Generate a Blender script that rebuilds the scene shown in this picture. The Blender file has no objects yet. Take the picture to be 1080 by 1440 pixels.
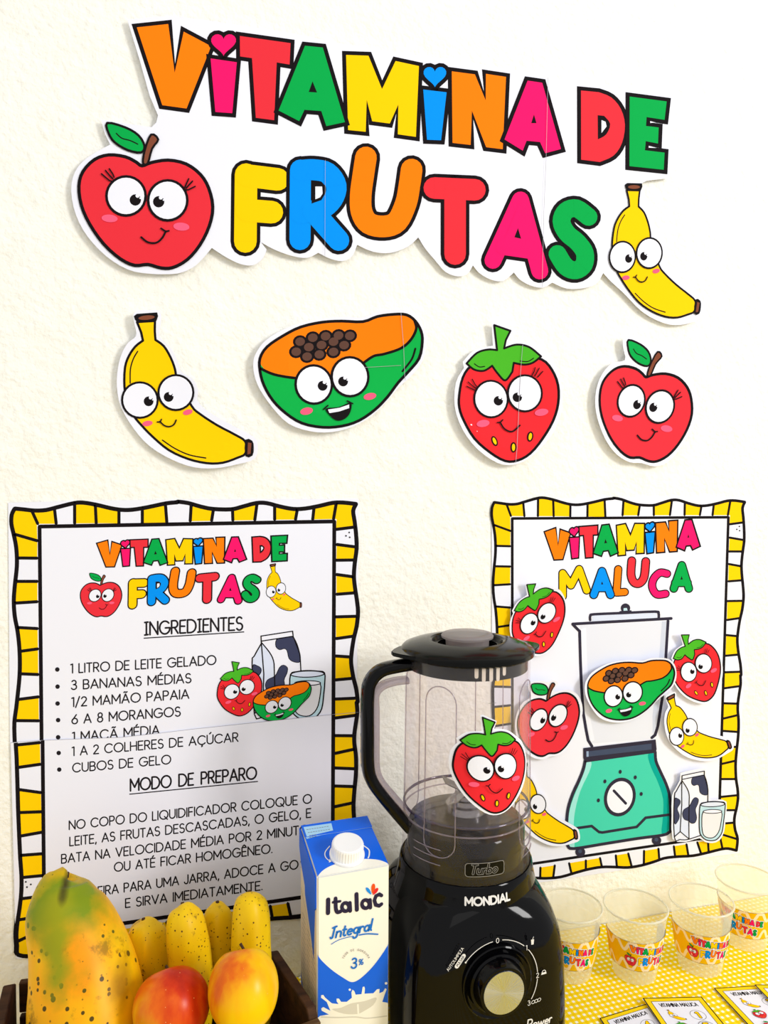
import bpy, bmesh, math, random
from mathutils import Vector, Matrix
from mathutils.geometry import tessellate_polygon
random.seed(7)
R = math.radians
SC = bpy.context.scene
COL = SC.collection

# ------------------------------------------------------------------ camera
FPX = 1040.0                       # focal length in pixels of the 1080x1440 frame
WALL_Y = 0.85                      # the wall plane; the camera stands at y = 0
CAM_H = 0.588                      # camera height over the table top (z = 0)
yaw, pit, rol = R(15.3), R(2.43), R(0.22)
fw = Vector((math.sin(yaw)*math.cos(pit), math.cos(yaw)*math.cos(pit), -math.sin(pit)))
r0 = Vector((math.cos(yaw), -math.sin(yaw), 0)); u0 = r0.cross(fw)
rt = r0*math.cos(rol) + u0*math.sin(rol)
up = -r0*math.sin(rol) + u0*math.cos(rol)
CAM = Vector((0, 0, CAM_H))
cd = bpy.data.cameras.new('camera'); cam = bpy.data.objects.new('camera', cd); COL.objects.link(cam)
cam.matrix_world = Matrix(((rt.x, up.x, -fw.x, 0), (rt.y, up.y, -fw.y, 0), (rt.z, up.z, -fw.z, CAM_H), (0, 0, 0, 1)))
cd.sensor_fit = 'VERTICAL'; cd.sensor_height = 36; cd.lens = 36*FPX/1440; cd.clip_start = 0.02
SC.camera = cam

# ------------------------------------------------------------------ world, lights, exposure
w = bpy.data.worlds.new('world'); SC.world = w; w.use_nodes = True
bg = w.node_tree.nodes['Background']; bg.inputs[0].default_value = (1.0, 0.995, 0.985, 1); bg.inputs[1].default_value = 0.80
def area(name, loc, tgt, sx, sy, power, col):
    l = bpy.data.lights.new(name, 'AREA'); l.shape = 'RECTANGLE'; l.size = sx; l.size_y = sy; l.energy = power; l.color = col
    o = bpy.data.objects.new(name, l); COL.objects.link(o); o.location = loc
    o.rotation_euler = (Vector(tgt)-Vector(loc)).to_track_quat('-Z', 'Y').to_euler()
area('window_light', (2.75, -1.75, 1.85), (0.35, 0.8, 0.4), 0.8, 1.1, 84, (1.0, 0.99, 0.975))
area('fill_light', (0.2, -1.6, 2.6), (0.3, 0.8, 0.6), 1.6, 1.2, 5, (1.0, 0.98, 0.95))  # weak fill panel added above and behind the camera, not a known lamp
SC.view_settings.view_transform = 'Standard'; SC.view_settings.look = 'None'
SC.view_settings.gamma = 1; SC.view_settings.use_curve_mapping = False
SC.view_settings.exposure = 0.0

# ------------------------------------------------------------------ pixel rays, used to take positions off the photograph
def ray(x, y): return fw + rt*((x-540)/FPX) - up*((y-720)/FPX)
def on_plane(x, y, p, n):
    d = ray(x, y); return CAM + d*((Vector(p)-CAM).dot(n)/d.dot(n))
def at_t(x, y, t): return CAM + ray(x, y)*t
class Plane:
    """maps photo coordinates onto a real plane; h lifts along the normal"""
    def __init__(s, p, n, bend=None): s.p = Vector(p); s.n = Vector(n).normalized(); s.bend = bend
    def __call__(s, x, y, h=0):
        q = on_plane(x, y, s.p, s.n)
        if s.bend: h += s.bend(q)
        return q + s.n*h
NW = Vector((0, -1, 0))
def wall_plane(off, bend=None): return Plane((0, WALL_Y-off, 0), NW, bend)

# ------------------------------------------------------------------ materials
def lin(c):
    c = c/255.0
    return c/12.92 if c <= 0.04045 else ((c+0.055)/1.055)**2.4
def rgb(r, g, b): return (lin(r), lin(g), lin(b), 1)
MAT = {}
def mat(name, col, rough=0.5, metal=0, spec=0.3, coat=0):
    m = bpy.data.materials.new(name); m.use_nodes = True
    b = m.node_tree.nodes['Principled BSDF']
    b.inputs['Base Color'].default_value = rgb(*col); b.inputs['Roughness'].default_value = rough
    b.inputs['Metallic'].default_value = metal; b.inputs['Specular IOR Level'].default_value = spec
    b.inputs['Coat Weight'].default_value = coat
    MAT[name] = m; return m
def nodes(m): return m.node_tree.nodes, m.node_tree.links, m.node_tree.nodes['Principled BSDF']
P = 0.35
for n, c in dict(paper=(238, 239, 250), black=(22, 17, 20), orange=(255, 128, 8), pink=(250, 22, 108), red=(232, 50, 62), green=(4, 168, 74),
                 yellow=(255, 206, 0), blue=(0, 146, 246), tag_pink=(255, 120, 165), cheek=(250, 95, 130), stalk_brown=(130, 72, 52),
                 leafgreen=(74, 180, 40), seedbrown=(96, 66, 56), straw_red=(236, 44, 52), ink=(34, 30, 34), cream_print=(240, 236, 214),
                 navy=(50, 46, 62), slate=(66, 76, 100), slate_light=(150, 170, 200), teal=(70, 205, 175), teal_light=(160, 228, 222), teal_dark=(0, 164, 150),
                 jar_grey=(226, 229, 241), jar_shade=(205, 211, 228), side_lilac=(216, 224, 244), cow_spot=(60, 64, 92), glass_blue=(188, 220, 232),
                 milk_grey=(228, 228, 234), cheek_orange=(250, 150, 110), papaya_green=(14, 176, 74), label_gold=(246, 190, 6), label_cream=(255, 232, 190),
                 card_yellow=(250, 214, 20), seam=(168, 166, 174)).items():
    mat(n, c, 0.75, 0, 0.08)
mat('logo_navy', (28, 22, 60), .4); mat('logo_blue', (0, 112, 205), .4); mat('carton_blue', (0, 98, 226), .4, 0, .25); mat('carton_white', (246, 243, 230), .38, 0, .4)
mat('carton_cream', (236, 220, 190), .4); mat('print_grey', (110, 108, 112), .5); mat('drop_orange', (235, 80, 20), .4); mat('drop_red', (225, 30, 40), .4); mat('drop_blue', (0, 140, 230), .4)
mat('milk_shade', (214, 210, 196), .4); mat('cap_white', (245, 245, 245), .35, 0, .4); mat('stamp_blue', (160, 205, 235), .4)
mat('gloss_black', (4, 4, 6), .07, 0, .16); mat('satin_black', (9, 10, 9), .16, 0, .12); mat('grey_print', (205, 208, 212), .4)
mat('silver', (184, 192, 220), .22, 1.0, .5); mat('steel', (150, 150, 150), .25, 1.0, .5); mat('stem', (70, 45, 20), .7)
mat('slot_pale', (226, 220, 206), .4); mat('badge_edge', (120, 118, 116), .25, 0, .5); mat('silver_text', (225, 225, 228), .3, 0, .5)
mat('embossed', (92, 90, 92), .2, 0, .6)

def brushed():
    m = MAT['silver']; N, L, b = nodes(m)
    tc = N.new('ShaderNodeTexCoord'); g = N.new('ShaderNodeTexGradient'); g.gradient_type = 'RADIAL'
    ma = N.new('ShaderNodeMath'); ma.operation = 'MULTIPLY'; ma.inputs[1].default_value = 90
    n = N.new('ShaderNodeTexNoise'); n.noise_dimensions = '1D'; n.inputs['Scale'].default_value = 1
    L.new(tc.outputs['Object'], g.inputs[0]); L.new(g.outputs['Fac'], ma.inputs[0]); L.new(ma.outputs[0], n.inputs['W'])
    r = N.new('ShaderNodeMapRange'); r.inputs['To Min'].default_value = .18; r.inputs['To Max'].default_value = .42
    L.new(n.outputs['Fac'], r.inputs['Value']); L.new(r.outputs[0], b.inputs['Roughness'])
    t = N.new('ShaderNodeTangent'); t.direction_type = 'RADIAL'; t.axis = 'Z'
    b.inputs['Anisotropic'].default_value = .8; L.new(t.outputs[0], b.inputs['Tangent'])
brushed()

def wall_mat():
    m = mat('wall_paint', (250, 247, 233), .8, 0, .2); N, L, b = nodes(m)
    tc = N.new('ShaderNodeTexCoord'); n1 = N.new('ShaderNodeTexNoise'); n1.inputs['Scale'].default_value = 170; n1.inputs['Detail'].default_value = 4
    n2 = N.new('ShaderNodeTexNoise'); n2.inputs['Scale'].default_value = 38; n2.inputs['Detail'].default_value = 3
    v = N.new('ShaderNodeTexVoronoi'); v.inputs['Scale'].default_value = 120
    a = N.new('ShaderNodeMath'); a.operation = 'ADD'; c = N.new('ShaderNodeMath'); c.operation = 'MULTIPLY_ADD'; c.inputs[1].default_value = -.35
    for t in (n1, n2, v): L.new(tc.outputs['Object'], t.inputs['Vector'])
    L.new(n1.outputs['Fac'], a.inputs[0]); L.new(n2.outputs['Fac'], a.inputs[1]); L.new(v.outputs['Distance'], c.inputs[0]); L.new(a.outputs[0], c.inputs[2])
    bp = N.new('ShaderNodeBump'); bp.inputs['Strength'].default_value = .65; bp.inputs['Distance'].default_value = .0026
    L.new(c.outputs[0], bp.inputs['Height']); L.new(bp.outputs[0], b.inputs['Normal'])
    r = N.new('ShaderNodeValToRGB'); r.color_ramp.elements[0].position = .3; r.color_ramp.elements[1].position = .7
    r.color_ramp.elements[0].color = rgb(248, 246, 236); r.color_ramp.elements[1].color = rgb(251, 250, 242)
    L.new(n2.outputs['Fac'], r.inputs[0]); L.new(r.outputs[0], b.inputs['Base Color'])
wall_mat()

def cloth_mat():
    m = mat('gingham', (255, 220, 0), .85, 0, .1); N, L, b = nodes(m)
    tc = N.new('ShaderNodeTexCoord'); mp = N.new('ShaderNodeMapping'); mp.inputs['Rotation'].default_value = (0, 0, R(-3)); mp.inputs['Scale'].default_value = (140, 140, 140)
    L.new(tc.outputs['Object'], mp.inputs['Vector']); sp = N.new('ShaderNodeSeparateXYZ'); L.new(mp.outputs[0], sp.inputs[0])
    outs = []
    for k in (0, 1):
        f = N.new('ShaderNodeMath'); f.operation = 'FRACT'; L.new(sp.outputs[k], f.inputs[0])
        s = N.new('ShaderNodeMath'); s.operation = 'SUBTRACT'; s.inputs[1].default_value = .5; L.new(f.outputs[0], s.inputs[0])
        q = N.new('ShaderNodeMath'); q.operation = 'ABSOLUTE'; L.new(s.outputs[0], q.inputs[0])
        t = N.new('ShaderNodeMapRange'); t.inputs['From Min'].default_value = .27; t.inputs['From Max'].default_value = .16; t.interpolation_type = 'SMOOTHSTEP'
        L.new(q.outputs[0], t.inputs['Value']); outs.append(t.outputs[0])
    mu = N.new('ShaderNodeMath'); mu.operation = 'MULTIPLY'; L.new(outs[0], mu.inputs[0]); L.new(outs[1], mu.inputs[1])
    ad = N.new('ShaderNodeMath'); ad.operation = 'MAXIMUM'; L.new(outs[0], ad.inputs[0]); L.new(outs[1], ad.inputs[1])
    m1 = N.new('ShaderNodeMix'); m1.data_type = 'RGBA'; m1.inputs[6].default_value = rgb(252, 208, 0); m1.inputs[7].default_value = rgb(254, 222, 40); L.new(ad.outputs[0], m1.inputs[0])
    m2 = N.new('ShaderNodeMix'); m2.data_type = 'RGBA'; m2.inputs[7].default_value = rgb(255, 254, 240); L.new(mu.outputs[0], m2.inputs[0]); L.new(m1.outputs[2], m2.inputs[6])
    L.new(m2.outputs[2], b.inputs['Base Color'])
    n = N.new('ShaderNodeTexNoise'); n.inputs['Scale'].default_value = 900; L.new(tc.outputs['Object'], n.inputs['Vector'])
    bp = N.new('ShaderNodeBump'); bp.inputs['Strength'].default_value = .3; bp.inputs['Distance'].default_value = .0004; L.new(n.outputs['Fac'], bp.inputs['Height']); L.new(bp.outputs[0], b.inputs['Normal'])
cloth_mat()

def clear_mat(name, tint, gloss=.06, edge=.35, body=0.0, bodycol=(235, 225, 235)):
    """thin clear plastic: lets light straight through, reflects more at grazing angles"""
    m = bpy.data.materials.new(name); m.use_nodes = True; N = m.node_tree.nodes; L = m.node_tree.links
    for n in list(N): N.remove(n)
    out = N.new('ShaderNodeOutputMaterial'); tr = N.new('ShaderNodeBsdfTransparent'); tr.inputs[0].default_value = rgb(*tint)
    gl = N.new('ShaderNodeBsdfGlossy'); gl.inputs['Roughness'].default_value = .05
    lw = N.new('ShaderNodeLayerWeight'); lw.inputs[0].default_value = .35
    mr = N.new('ShaderNodeMapRange'); mr.inputs['To Min'].default_value = gloss; mr.inputs['To Max'].default_value = edge
    L.new(lw.outputs['Facing'], mr.inputs['Value'])
    mx = N.new('ShaderNodeMixShader'); L.new(mr.outputs[0], mx.inputs[0]); L.new(tr.outputs[0], mx.inputs[1]); L.new(gl.outputs[0], mx.inputs[2])
    last = mx
    if body:
        d = N.new('ShaderNodeBsdfDiffuse'); d.inputs[0].default_value = rgb(*bodycol); tl = N.new('ShaderNodeBsdfTranslucent'); tl.inputs[0].default_value = rgb(*bodycol)
        dm = N.new('ShaderNodeMixShader'); L.new(d.outputs[0], dm.inputs[1]); L.new(tl.outputs[0], dm.inputs[2])
        m2 = N.new('ShaderNodeMixShader'); m2.inputs[0].default_value = body; L.new(mx.outputs[0], m2.inputs[1]); L.new(dm.outputs[0], m2.inputs[2]); last = m2
    L.new(last.outputs[0], out.inputs[0]); MAT[name] = m
clear_mat('jar_plastic', (253, 251, 252), .012, .11, .035, (238, 230, 232))
clear_mat('jar_rib', (240, 234, 240), .08, .3, .28, (186, 176, 188))
clear_mat('jar_ring', (150, 132, 168), .1, .3, .25, (95, 80, 120))
clear_mat('lid_clear', (225, 220, 222), .08, .35, .42, (196, 190, 190))
clear_mat('cup_plastic', (255, 254, 248), .02, .12, .33, (254, 252, 236))
clear_mat('cup_rim', (252, 250, 240), .06, .2, .75, (250, 248, 236))

def fruit_mat(name, stops, axis_scale, spot=(80, 45, 10), spotscale=60, spotcut=.12, blotch=None, rough=.42, streak=None, bump=0.0):
    """stops: colours mixed by a large noise; spots: small dark specks"""
    m = mat(name, (200, 200, 0), rough, 0, .2); N, L, b = nodes(m)
    tc = N.new('ShaderNodeTexCoord'); mp = N.new('ShaderNodeMapping'); mp.inputs['Scale'].default_value = axis_scale; L.new(tc.outputs['Object'], mp.inputs[0])
    n = N.new('ShaderNodeTexNoise'); n.inputs['Scale'].default_value = 1; n.inputs['Detail'].default_value = 5; L.new(mp.outputs[0], n.inputs['Vector'])
    r = N.new('ShaderNodeValToRGB'); els = r.color_ramp.elements
    while len(els) > 1: els.remove(els[-1])
    els[0].position = stops[0][0]; els[0].color = rgb(*stops[0][1])
    for p_, c_ in stops[1:]:
        e = els.new(p_); e.color = rgb(*c_)
    L.new(n.outputs['Fac'], r.inputs[0]); last = r.outputs[0]
    if blotch:
        nb = N.new('ShaderNodeTexNoise'); nb.inputs['Scale'].default_value = blotch[0]; nb.inputs['Detail'].default_value = 6; nb.inputs['Roughness'].default_value = .7; L.new(tc.outputs['Object'], nb.inputs['Vector'])
        mr = N.new('ShaderNodeMapRange'); mr.inputs['From Min'].default_value = blotch[1]; mr.inputs['From Max'].default_value = blotch[1]+.1; mr.inputs['To Max'].default_value = blotch[3]; L.new(nb.outputs['Fac'], mr.inputs['Value'])
        mx = N.new('ShaderNodeMix'); mx.data_type = 'RGBA'; mx.inputs[7].default_value = rgb(*blotch[2]); L.new(mr.outputs[0], mx.inputs[0]); L.new(last, mx.inputs[6]); last = mx.outputs[2]
    v = N.new('ShaderNodeTexVoronoi'); v.inputs['Scale'].default_value = spotscale; v.inputs['Randomness'].default_value = 1
    L.new(tc.outputs['Object'], v.inputs['Vector'])
    sz = N.new('ShaderNodeSeparateColor'); L.new(v.outputs['Color'], sz.inputs[0])
    mm = N.new('ShaderNodeMath'); mm.operation = 'MULTIPLY'; mm.inputs[1].default_value = spotcut; pw = N.new('ShaderNodeMath'); pw.operation = 'POWER'; pw.inputs[1].default_value = 2.2
    L.new(sz.outputs[0], pw.inputs[0]); L.new(pw.outputs[0], mm.inputs[0])
    sb = N.new('ShaderNodeMath'); sb.operation = 'SUBTRACT'; L.new(mm.outputs[0], sb.inputs[0]); L.new(v.outputs['Distance'], sb.inputs[1])
    mr = N.new('ShaderNodeMapRange'); mr.inputs['From Min'].default_value = -.02; mr.inputs['From Max'].default_value = .04; L.new(sb.outputs[0], mr.inputs['Value'])
    mx = N.new('ShaderNodeMix'); mx.data_type = 'RGBA'; mx.inputs[7].default_value = rgb(*spot); L.new(mr.outputs[0], mx.inputs[0]); L.new(last, mx.inputs[6])
    L.new(mx.outputs[2], b.inputs['Base Color'])
    return m
fruit_mat('papaya_skin', [(.32, (250, 152, 0)), (.44, (248, 172, 0)), (.56, (236, 184, 4)), (.7, (212, 176, 8))], (16, 16, 9), (84, 66, 10), 150, .40, (38, .56, (140, 96, 10), .75))
def green_patch(m, centre, radii, col, name2=None):
    N, L, b = nodes(m); src = b.inputs['Base Color'].links[0].from_socket
    tc = N.new('ShaderNodeTexCoord'); n = N.new('ShaderNodeTexNoise'); n.inputs['Scale'].default_value = 22; n.inputs['Detail'].default_value = 6; L.new(tc.outputs['Object'], n.inputs['Vector'])
    mp = N.new('ShaderNodeMapping'); mp.vector_type = 'POINT'; mp.inputs['Scale'].default_value = [1/r_ for r_ in radii]; mp.inputs['Location'].default_value = [-c/r_ for c, r_ in zip(centre, radii)]
    L.new(tc.outputs['Object'], mp.inputs[0]); ln = N.new('ShaderNodeVectorMath'); ln.operation = 'LENGTH'; L.new(mp.outputs[0], ln.inputs[0])
    ma = N.new('ShaderNodeMath'); ma.operation = 'MULTIPLY_ADD'; ma.inputs[1].default_value = 2.6; ma.inputs[2].default_value = -1.3; L.new(n.outputs['Fac'], ma.inputs[0])
    ad = N.new('ShaderNodeMath'); ad.operation = 'ADD'; L.new(ln.outputs['Value'], ad.inputs[0]); L.new(ma.outputs[0], ad.inputs[1])
    mr = N.new('ShaderNodeMapRange'); mr.inputs['From Min'].default_value = 1.3; mr.inputs['From Max'].default_value = .4; L.new(ad.outputs[0], mr.inputs['Value'])
    mx = N.new('ShaderNodeMix'); mx.data_type = 'RGBA'; mx.inputs[7].default_value = rgb(*col); L.new(mr.outputs[0], mx.inputs[0]); L.new(src, mx.inputs[6]); L.new(mx.outputs[2], b.inputs['Base Color'])
def patch_at(px, py, t_, origin): q = at_t(px, py, t_); return [a-b for a, b in zip(q, origin)]
PO = (-.09, .70, .02)
green_patch(MAT['papaya_skin'], patch_at(98, 1262, .675, PO), (.040, .05, .054), (120, 138, 10))
green_patch(MAT['papaya_skin'], patch_at(80, 1325, .655, PO), (.016, .03, .045), (150, 150, 14))
green_patch(MAT['papaya_skin'], patch_at(93, 1246, .69, PO), (.004, .02, .016), (66, 60, 14))
green_patch(MAT['papaya_skin'], patch_at(170, 1385, .66, PO), (.012, .03, .020), (168, 120, 10))
fruit_mat('banana_skin', [(.3, (222, 178, 6)), (.55, (236, 196, 10)), (.75, (190, 168, 14))], (30, 30, 12), (92, 58, 10), 330, .33, (75, .60, (116, 84, 14), .8))
def apple_mat(name, stops, off, zk):
    m = fruit_mat(name, stops, (34, 34, 8), (255, 214, 140), 260, .10, None, .3)
    N, L, b = nodes(m); r = next(n for n in N if n.type == 'VALTORGB'); n0 = r.inputs[0].links[0].from_socket; mp = next(n for n in N if n.type == 'MAPPING'); mp.inputs['Location'].default_value = off
    tc = N.new('ShaderNodeTexCoord'); dp = N.new('ShaderNodeVectorMath'); dp.operation = 'DOT_PRODUCT'; dp.inputs[1].default_value = zk; L.new(tc.outputs['Object'], dp.inputs[0])
    a = N.new('ShaderNodeMath'); a.operation = 'ADD'; L.new(n0, a.inputs[0]); L.new(dp.outputs['Value'], a.inputs[1]); L.new(a.outputs[0], r.inputs[0])
apple_mat('apple_red_skin', [(.26, (240, 172, 20)), (.46, (230, 104, 16)), (.64, (200, 50, 10)), (.85, (150, 18, 8))], (3, 1, 0), (4, 0, 4))
apple_mat('apple_gold_skin', [(.48, (242, 194, 2)), (.66, (240, 168, 4)), (.80, (226, 106, 12)), (.95, (198, 56, 14))], (8, 4, 2), (-4, 0, 7.5))
def wood_mat(name, a, b_, rough=.75):
    m = mat(name, a, rough, 0, .2); N, L, b = nodes(m)
    tc = N.new('ShaderNodeTexCoord'); mp = N.new('ShaderNodeMapping'); mp.inputs['Scale'].default_value = (8, 60, 90); L.new(tc.outputs['Object'], mp.inputs[0])
    n = N.new('ShaderNodeTexNoise'); n.inputs['Scale'].default_value = 1.2; n.inputs['Detail'].default_value = 6; n.inputs['Distortion'].default_value = .6; L.new(mp.outputs[0], n.inputs['Vector'])
    r = N.new('ShaderNodeValToRGB'); r.color_ramp.elements[0].position = .35; r.color_ramp.elements[1].position = .7; r.color_ramp.elements[0].color = rgb(*a); r.color_ramp.elements[1].color = rgb(*b_)
    L.new(n.outputs['Fac'], r.inputs[0]); L.new(r.outputs[0], b.inputs['Base Color'])
    bp = N.new('ShaderNodeBump'); bp.inputs['Strength'].default_value = .5; bp.inputs['Distance'].default_value = .001; L.new(n.outputs['Fac'], bp.inputs['Height']); L.new(bp.outputs[0], b.inputs['Normal'])
wood_mat('dark_wood', (44, 26, 14), (78, 50, 28)); wood_mat('front_wood', (82, 58, 34), (118, 88, 54))

# ------------------------------------------------------------------ object helpers
def link(name, me, parent=None, mats=None):
    o = bpy.data.objects.new(name, me); COL.objects.link(o)
    if mats:
        for m in mats: me.materials.append(MAT[m] if isinstance(m, str) else m)
    if parent: o.parent = parent
    return o
def tag(o, label=None, cat=None, group=None, kind=None):
    for k, v in (('label', label), ('category', cat), ('group', group), ('kind', kind)):
        if v: o[k] = v
    return o
def thing(name, label, cat, loc=(0, 0, 0), group=None):
    o = bpy.data.objects.new(name, None); COL.objects.link(o); o.location = loc; o.empty_display_size = .02
    bpy.context.view_layer.update()
    return tag(o, label, cat, group)
def mesh_obj(name, verts, faces, m, parent=None, smooth=False, mi=None):
    """verts in world space; re-centred under the parent (parents are never rotated)"""
    off = parent_loc(parent); me = bpy.data.meshes.new(name)
    me.from_pydata([tuple(Vector(v)-off) for v in verts], [], faces)
    ms = m if isinstance(m, (list, tuple)) else [m]
    for q in ms: me.materials.append(MAT[q])
    if mi: me.polygons.foreach_set('material_index', mi)
    if smooth: me.polygons.foreach_set('use_smooth', [True]*len(me.polygons))
    me.update()
    return link(name, me, parent)
def parent_loc(p):
    v = Vector((0, 0, 0))
    while p: v += p.location; p = p.parent
    return v
def bm_obj(name, bm, m, parent=None, smooth=False, autosm=None):
    off = parent_loc(parent)
    bmesh.ops.translate(bm, verts=bm.verts, vec=-off)
    bmesh.ops.recalc_face_normals(bm, faces=bm.faces)
    me = bpy.data.meshes.new(name); bm.to_mesh(me); bm.free()
    for q in (m if isinstance(m, (list, tuple)) else [m]): me.materials.append(MAT[q])
    if smooth: me.polygons.foreach_set('use_smooth', [True]*len(me.polygons))
    if autosm: me.set_sharp_from_angle(angle=R(autosm))
    return link(name, me, parent)
def lathe_bm(profile, c, n=48, closed=False):
    bm = bmesh.new(); rings = []
    for r, z in profile:
        if r < 1e-6: rings.append([bm.verts.new((c[0], c[1], c[2]+z))])
        else: rings.append([bm.verts.new((c[0]+r*math.cos(2*math.pi*i/n), c[1]+r*math.sin(2*math.pi*i/n), c[2]+z)) for i in range(n)])
    prs = list(zip(rings, rings[1:])) + ([(rings[-1], rings[0])] if closed else [])
    for a, b in prs:
        for i in range(n):
            j = (i+1) % n
            q = ([a[0]] if len(a) == 1 else [a[i], a[j]]) + ([b[0]] if len(b) == 1 else [b[j], b[i]])
            if len(q) > 2: bm.faces.new(q)
    return bm
def loft_bm(rings, cap=True):
    bm = bmesh.new(); rs = [[bm.verts.new(p) for p in r] for r in rings]; n = len(rs[0])
    for a, b in zip(rs, rs[1:]):
        for i in range(n): bm.faces.new((a[i], a[(i+1) % n], b[(i+1) % n], b[i]))
    if cap: bm.faces.new(rs[0][::-1]); bm.faces.new(rs[-1])
    return bm
def tube_bm(path, rx, ry=None, n=10, upv=Vector((0, 0, 1)), taper=None, sq=2.0):
    ry = ry or rx; path = [Vector(p) for p in path]; rings = []
    for i, p in enumerate(path):
        d = (path[min(i+1, len(path)-1)]-path[max(i-1, 0)]).normalized()
        s = d.cross(upv)
        if s.length < 1e-4: s = d.cross(Vector((1, 0, 0)))
        s.normalize(); t = s.cross(d).normalized(); k = taper[i] if taper else 1; ring = []
        for j in range(n):
            a = 2*math.pi*j/n; ca, sa = math.cos(a), math.sin(a)
            ex = math.copysign(abs(ca)**(2/sq), ca); ey = math.copysign(abs(sa)**(2/sq), sa)
            ring.append(p + s*(rx*k*ex) + t*(ry*k*ey))
        rings.append(ring)
    return loft_bm(rings)
def catmull(pts, closed=False, k=5):
    n = len(pts); out = []; rng = range(n) if closed else range(n-1)
    g = (lambda i: pts[i % n]) if closed else (lambda i: pts[max(0, min(n-1, i))])
    for i in rng:
        p0, p1, p2, p3 = g(i-1), g(i), g(i+1), g(i+2)
        for j in range(k):
            t = j/k
            out.append(tuple(.5*((2*b)+(-a+c)*t+(2*a-5*b+4*c-d)*t*t+(-a+3*b-3*c+d)*t**3) for a, b, c, d in zip(p0, p1, p2, p3)))
    if not closed: out.append(tuple(pts[-1]))
    return out

# ------------------------------------------------------------------ flat print: 2D drawing kit
def disc(cx, cy, rx, ry=None, rot=0, n=20):
    ry = ry or rx; c, s = math.cos(R(rot)), math.sin(R(rot)); o = []
    for i in range(n):
        a = 2*math.pi*i/n; x, y = rx*math.cos(a), ry*math.sin(a); o.append((cx+x*c-y*s, cy+x*s+y*c))
    return o
def dedupe(p):
    o = [p[0]]
    for q in p[1:]:
        if math.dist(q, o[-1]) > 1e-4: o.append(q)
    return o
def ribbon(pts, w, closed=False, capn=8, round_joins=True):
    """stroke outline -> list of convex pieces"""
    pts = dedupe(list(pts)); n = len(pts); h = w/2; out = []
    if closed and math.dist(pts[0], pts[-1]) < 1e-4: pts = pts[:-1]; n -= 1
    segs = [(pts[i], pts[(i+1) % n]) for i in range(n if closed else n-1)]
    nr = []
    for a, b in segs:
        dx, dy = b[0]-a[0], b[1]-a[1]; l = math.hypot(dx, dy); nr.append((-dy/l*h, dx/l*h))
    def join(i):       # normal at vertex i, or None when the turn is sharp
        if closed: a, b = nr[(i-1) % len(nr)], nr[i % len(nr)]
        else:
            if i == 0: return nr[0], False
            if i == n-1: return nr[-1], False
            a, b = nr[i-1], nr[i]
        sx, sy = a[0]+b[0], a[1]+b[1]; l = math.hypot(sx, sy)
        cosang = (a[0]*b[0]+a[1]*b[1])/(h*h)
        if cosang < .6: return None, True
        k = h*h*2/(l*l); return (sx*k, sy*k), False
    js = [join(i) for i in range(n)]
    for i, (a, b) in enumerate(segs):
        na = js[i][0] or nr[i]; nb = js[(i+1) % n][0] or nr[i]
        out.append([(a[0]+na[0], a[1]+na[1]), (b[0]+nb[0], b[1]+nb[1]), (b[0]-nb[0], b[1]-nb[1]), (a[0]-na[0], a[1]-na[1])])
        if js[(i+1) % n][1] and round_joins: out.append(disc(*b, h, n=capn*2))
    if not closed and round_joins:
        for c_, (nx_, ny_), sg in ((pts[0], nr[0], 1), (pts[-1], nr[-1], -1)):
            a0_ = math.atan2(ny_, nx_)+(0 if sg > 0 else math.pi); out.append([(c_[0]+h*math.cos(a0_+math.pi*i/capn), c_[1]+h*math.sin(a0_+math.pi*i/capn)) for i in range(capn+1)])
    return out
def area2(p): return sum(a[0]*b[1]-b[0]*a[1] for a, b in zip(p, p[1:]+p[:1]))
def grow(p, d, limit=2.2):
    """offset a polygon outwards by d with mitred corners"""
    p = dedupe(list(p)); s = 1 if area2(p) > 0 else -1; n = len(p); o = []
    for i in range(n):
        a, b, c = p[i-1], p[i], p[(i+1) % n]
        def nrm(u, v):
            dx, dy = v[0]-u[0], v[1]-u[1]; l = math.hypot(dx, dy) or 1; return (dy/l*s, -dx/l*s)
        n1, n2 = nrm(a, b), nrm(b, c); sx, sy = n1[0]+n2[0], n1[1]+n2[1]; l = math.hypot(sx, sy) or 1e-6
        k = min(2*d/l, d*limit)/l; o.append((b[0]+sx*k, b[1]+sy*k))
    return o
class Part:
    def __init__(s, name, label=None): s.name = name; s.el = []; s.sub = []; s.label = label
    def fill(s, m, loop, holes=()): s.el.append((m, [[list(loop)]+[list(h) for h in holes]])); return s
    def fills(s, m, loops): s.el.append((m, [[list(l)] for l in loops])); return s
    def stroke(s, m, pts, w, closed=False, **k): return s.fills(m, ribbon(pts, w, closed, **k))
    def mapped(s, T):
        q = Part(s.name, s.label); q.lift = getattr(s, 'lift', False); q.el = [(m, [[[T(*p) for p in l] for l in pol] for pol in pols]) for m, pols in s.el]
        q.sub = [u.mapped(T) for u in s.sub]; return q
ZS = 0.00004
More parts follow.
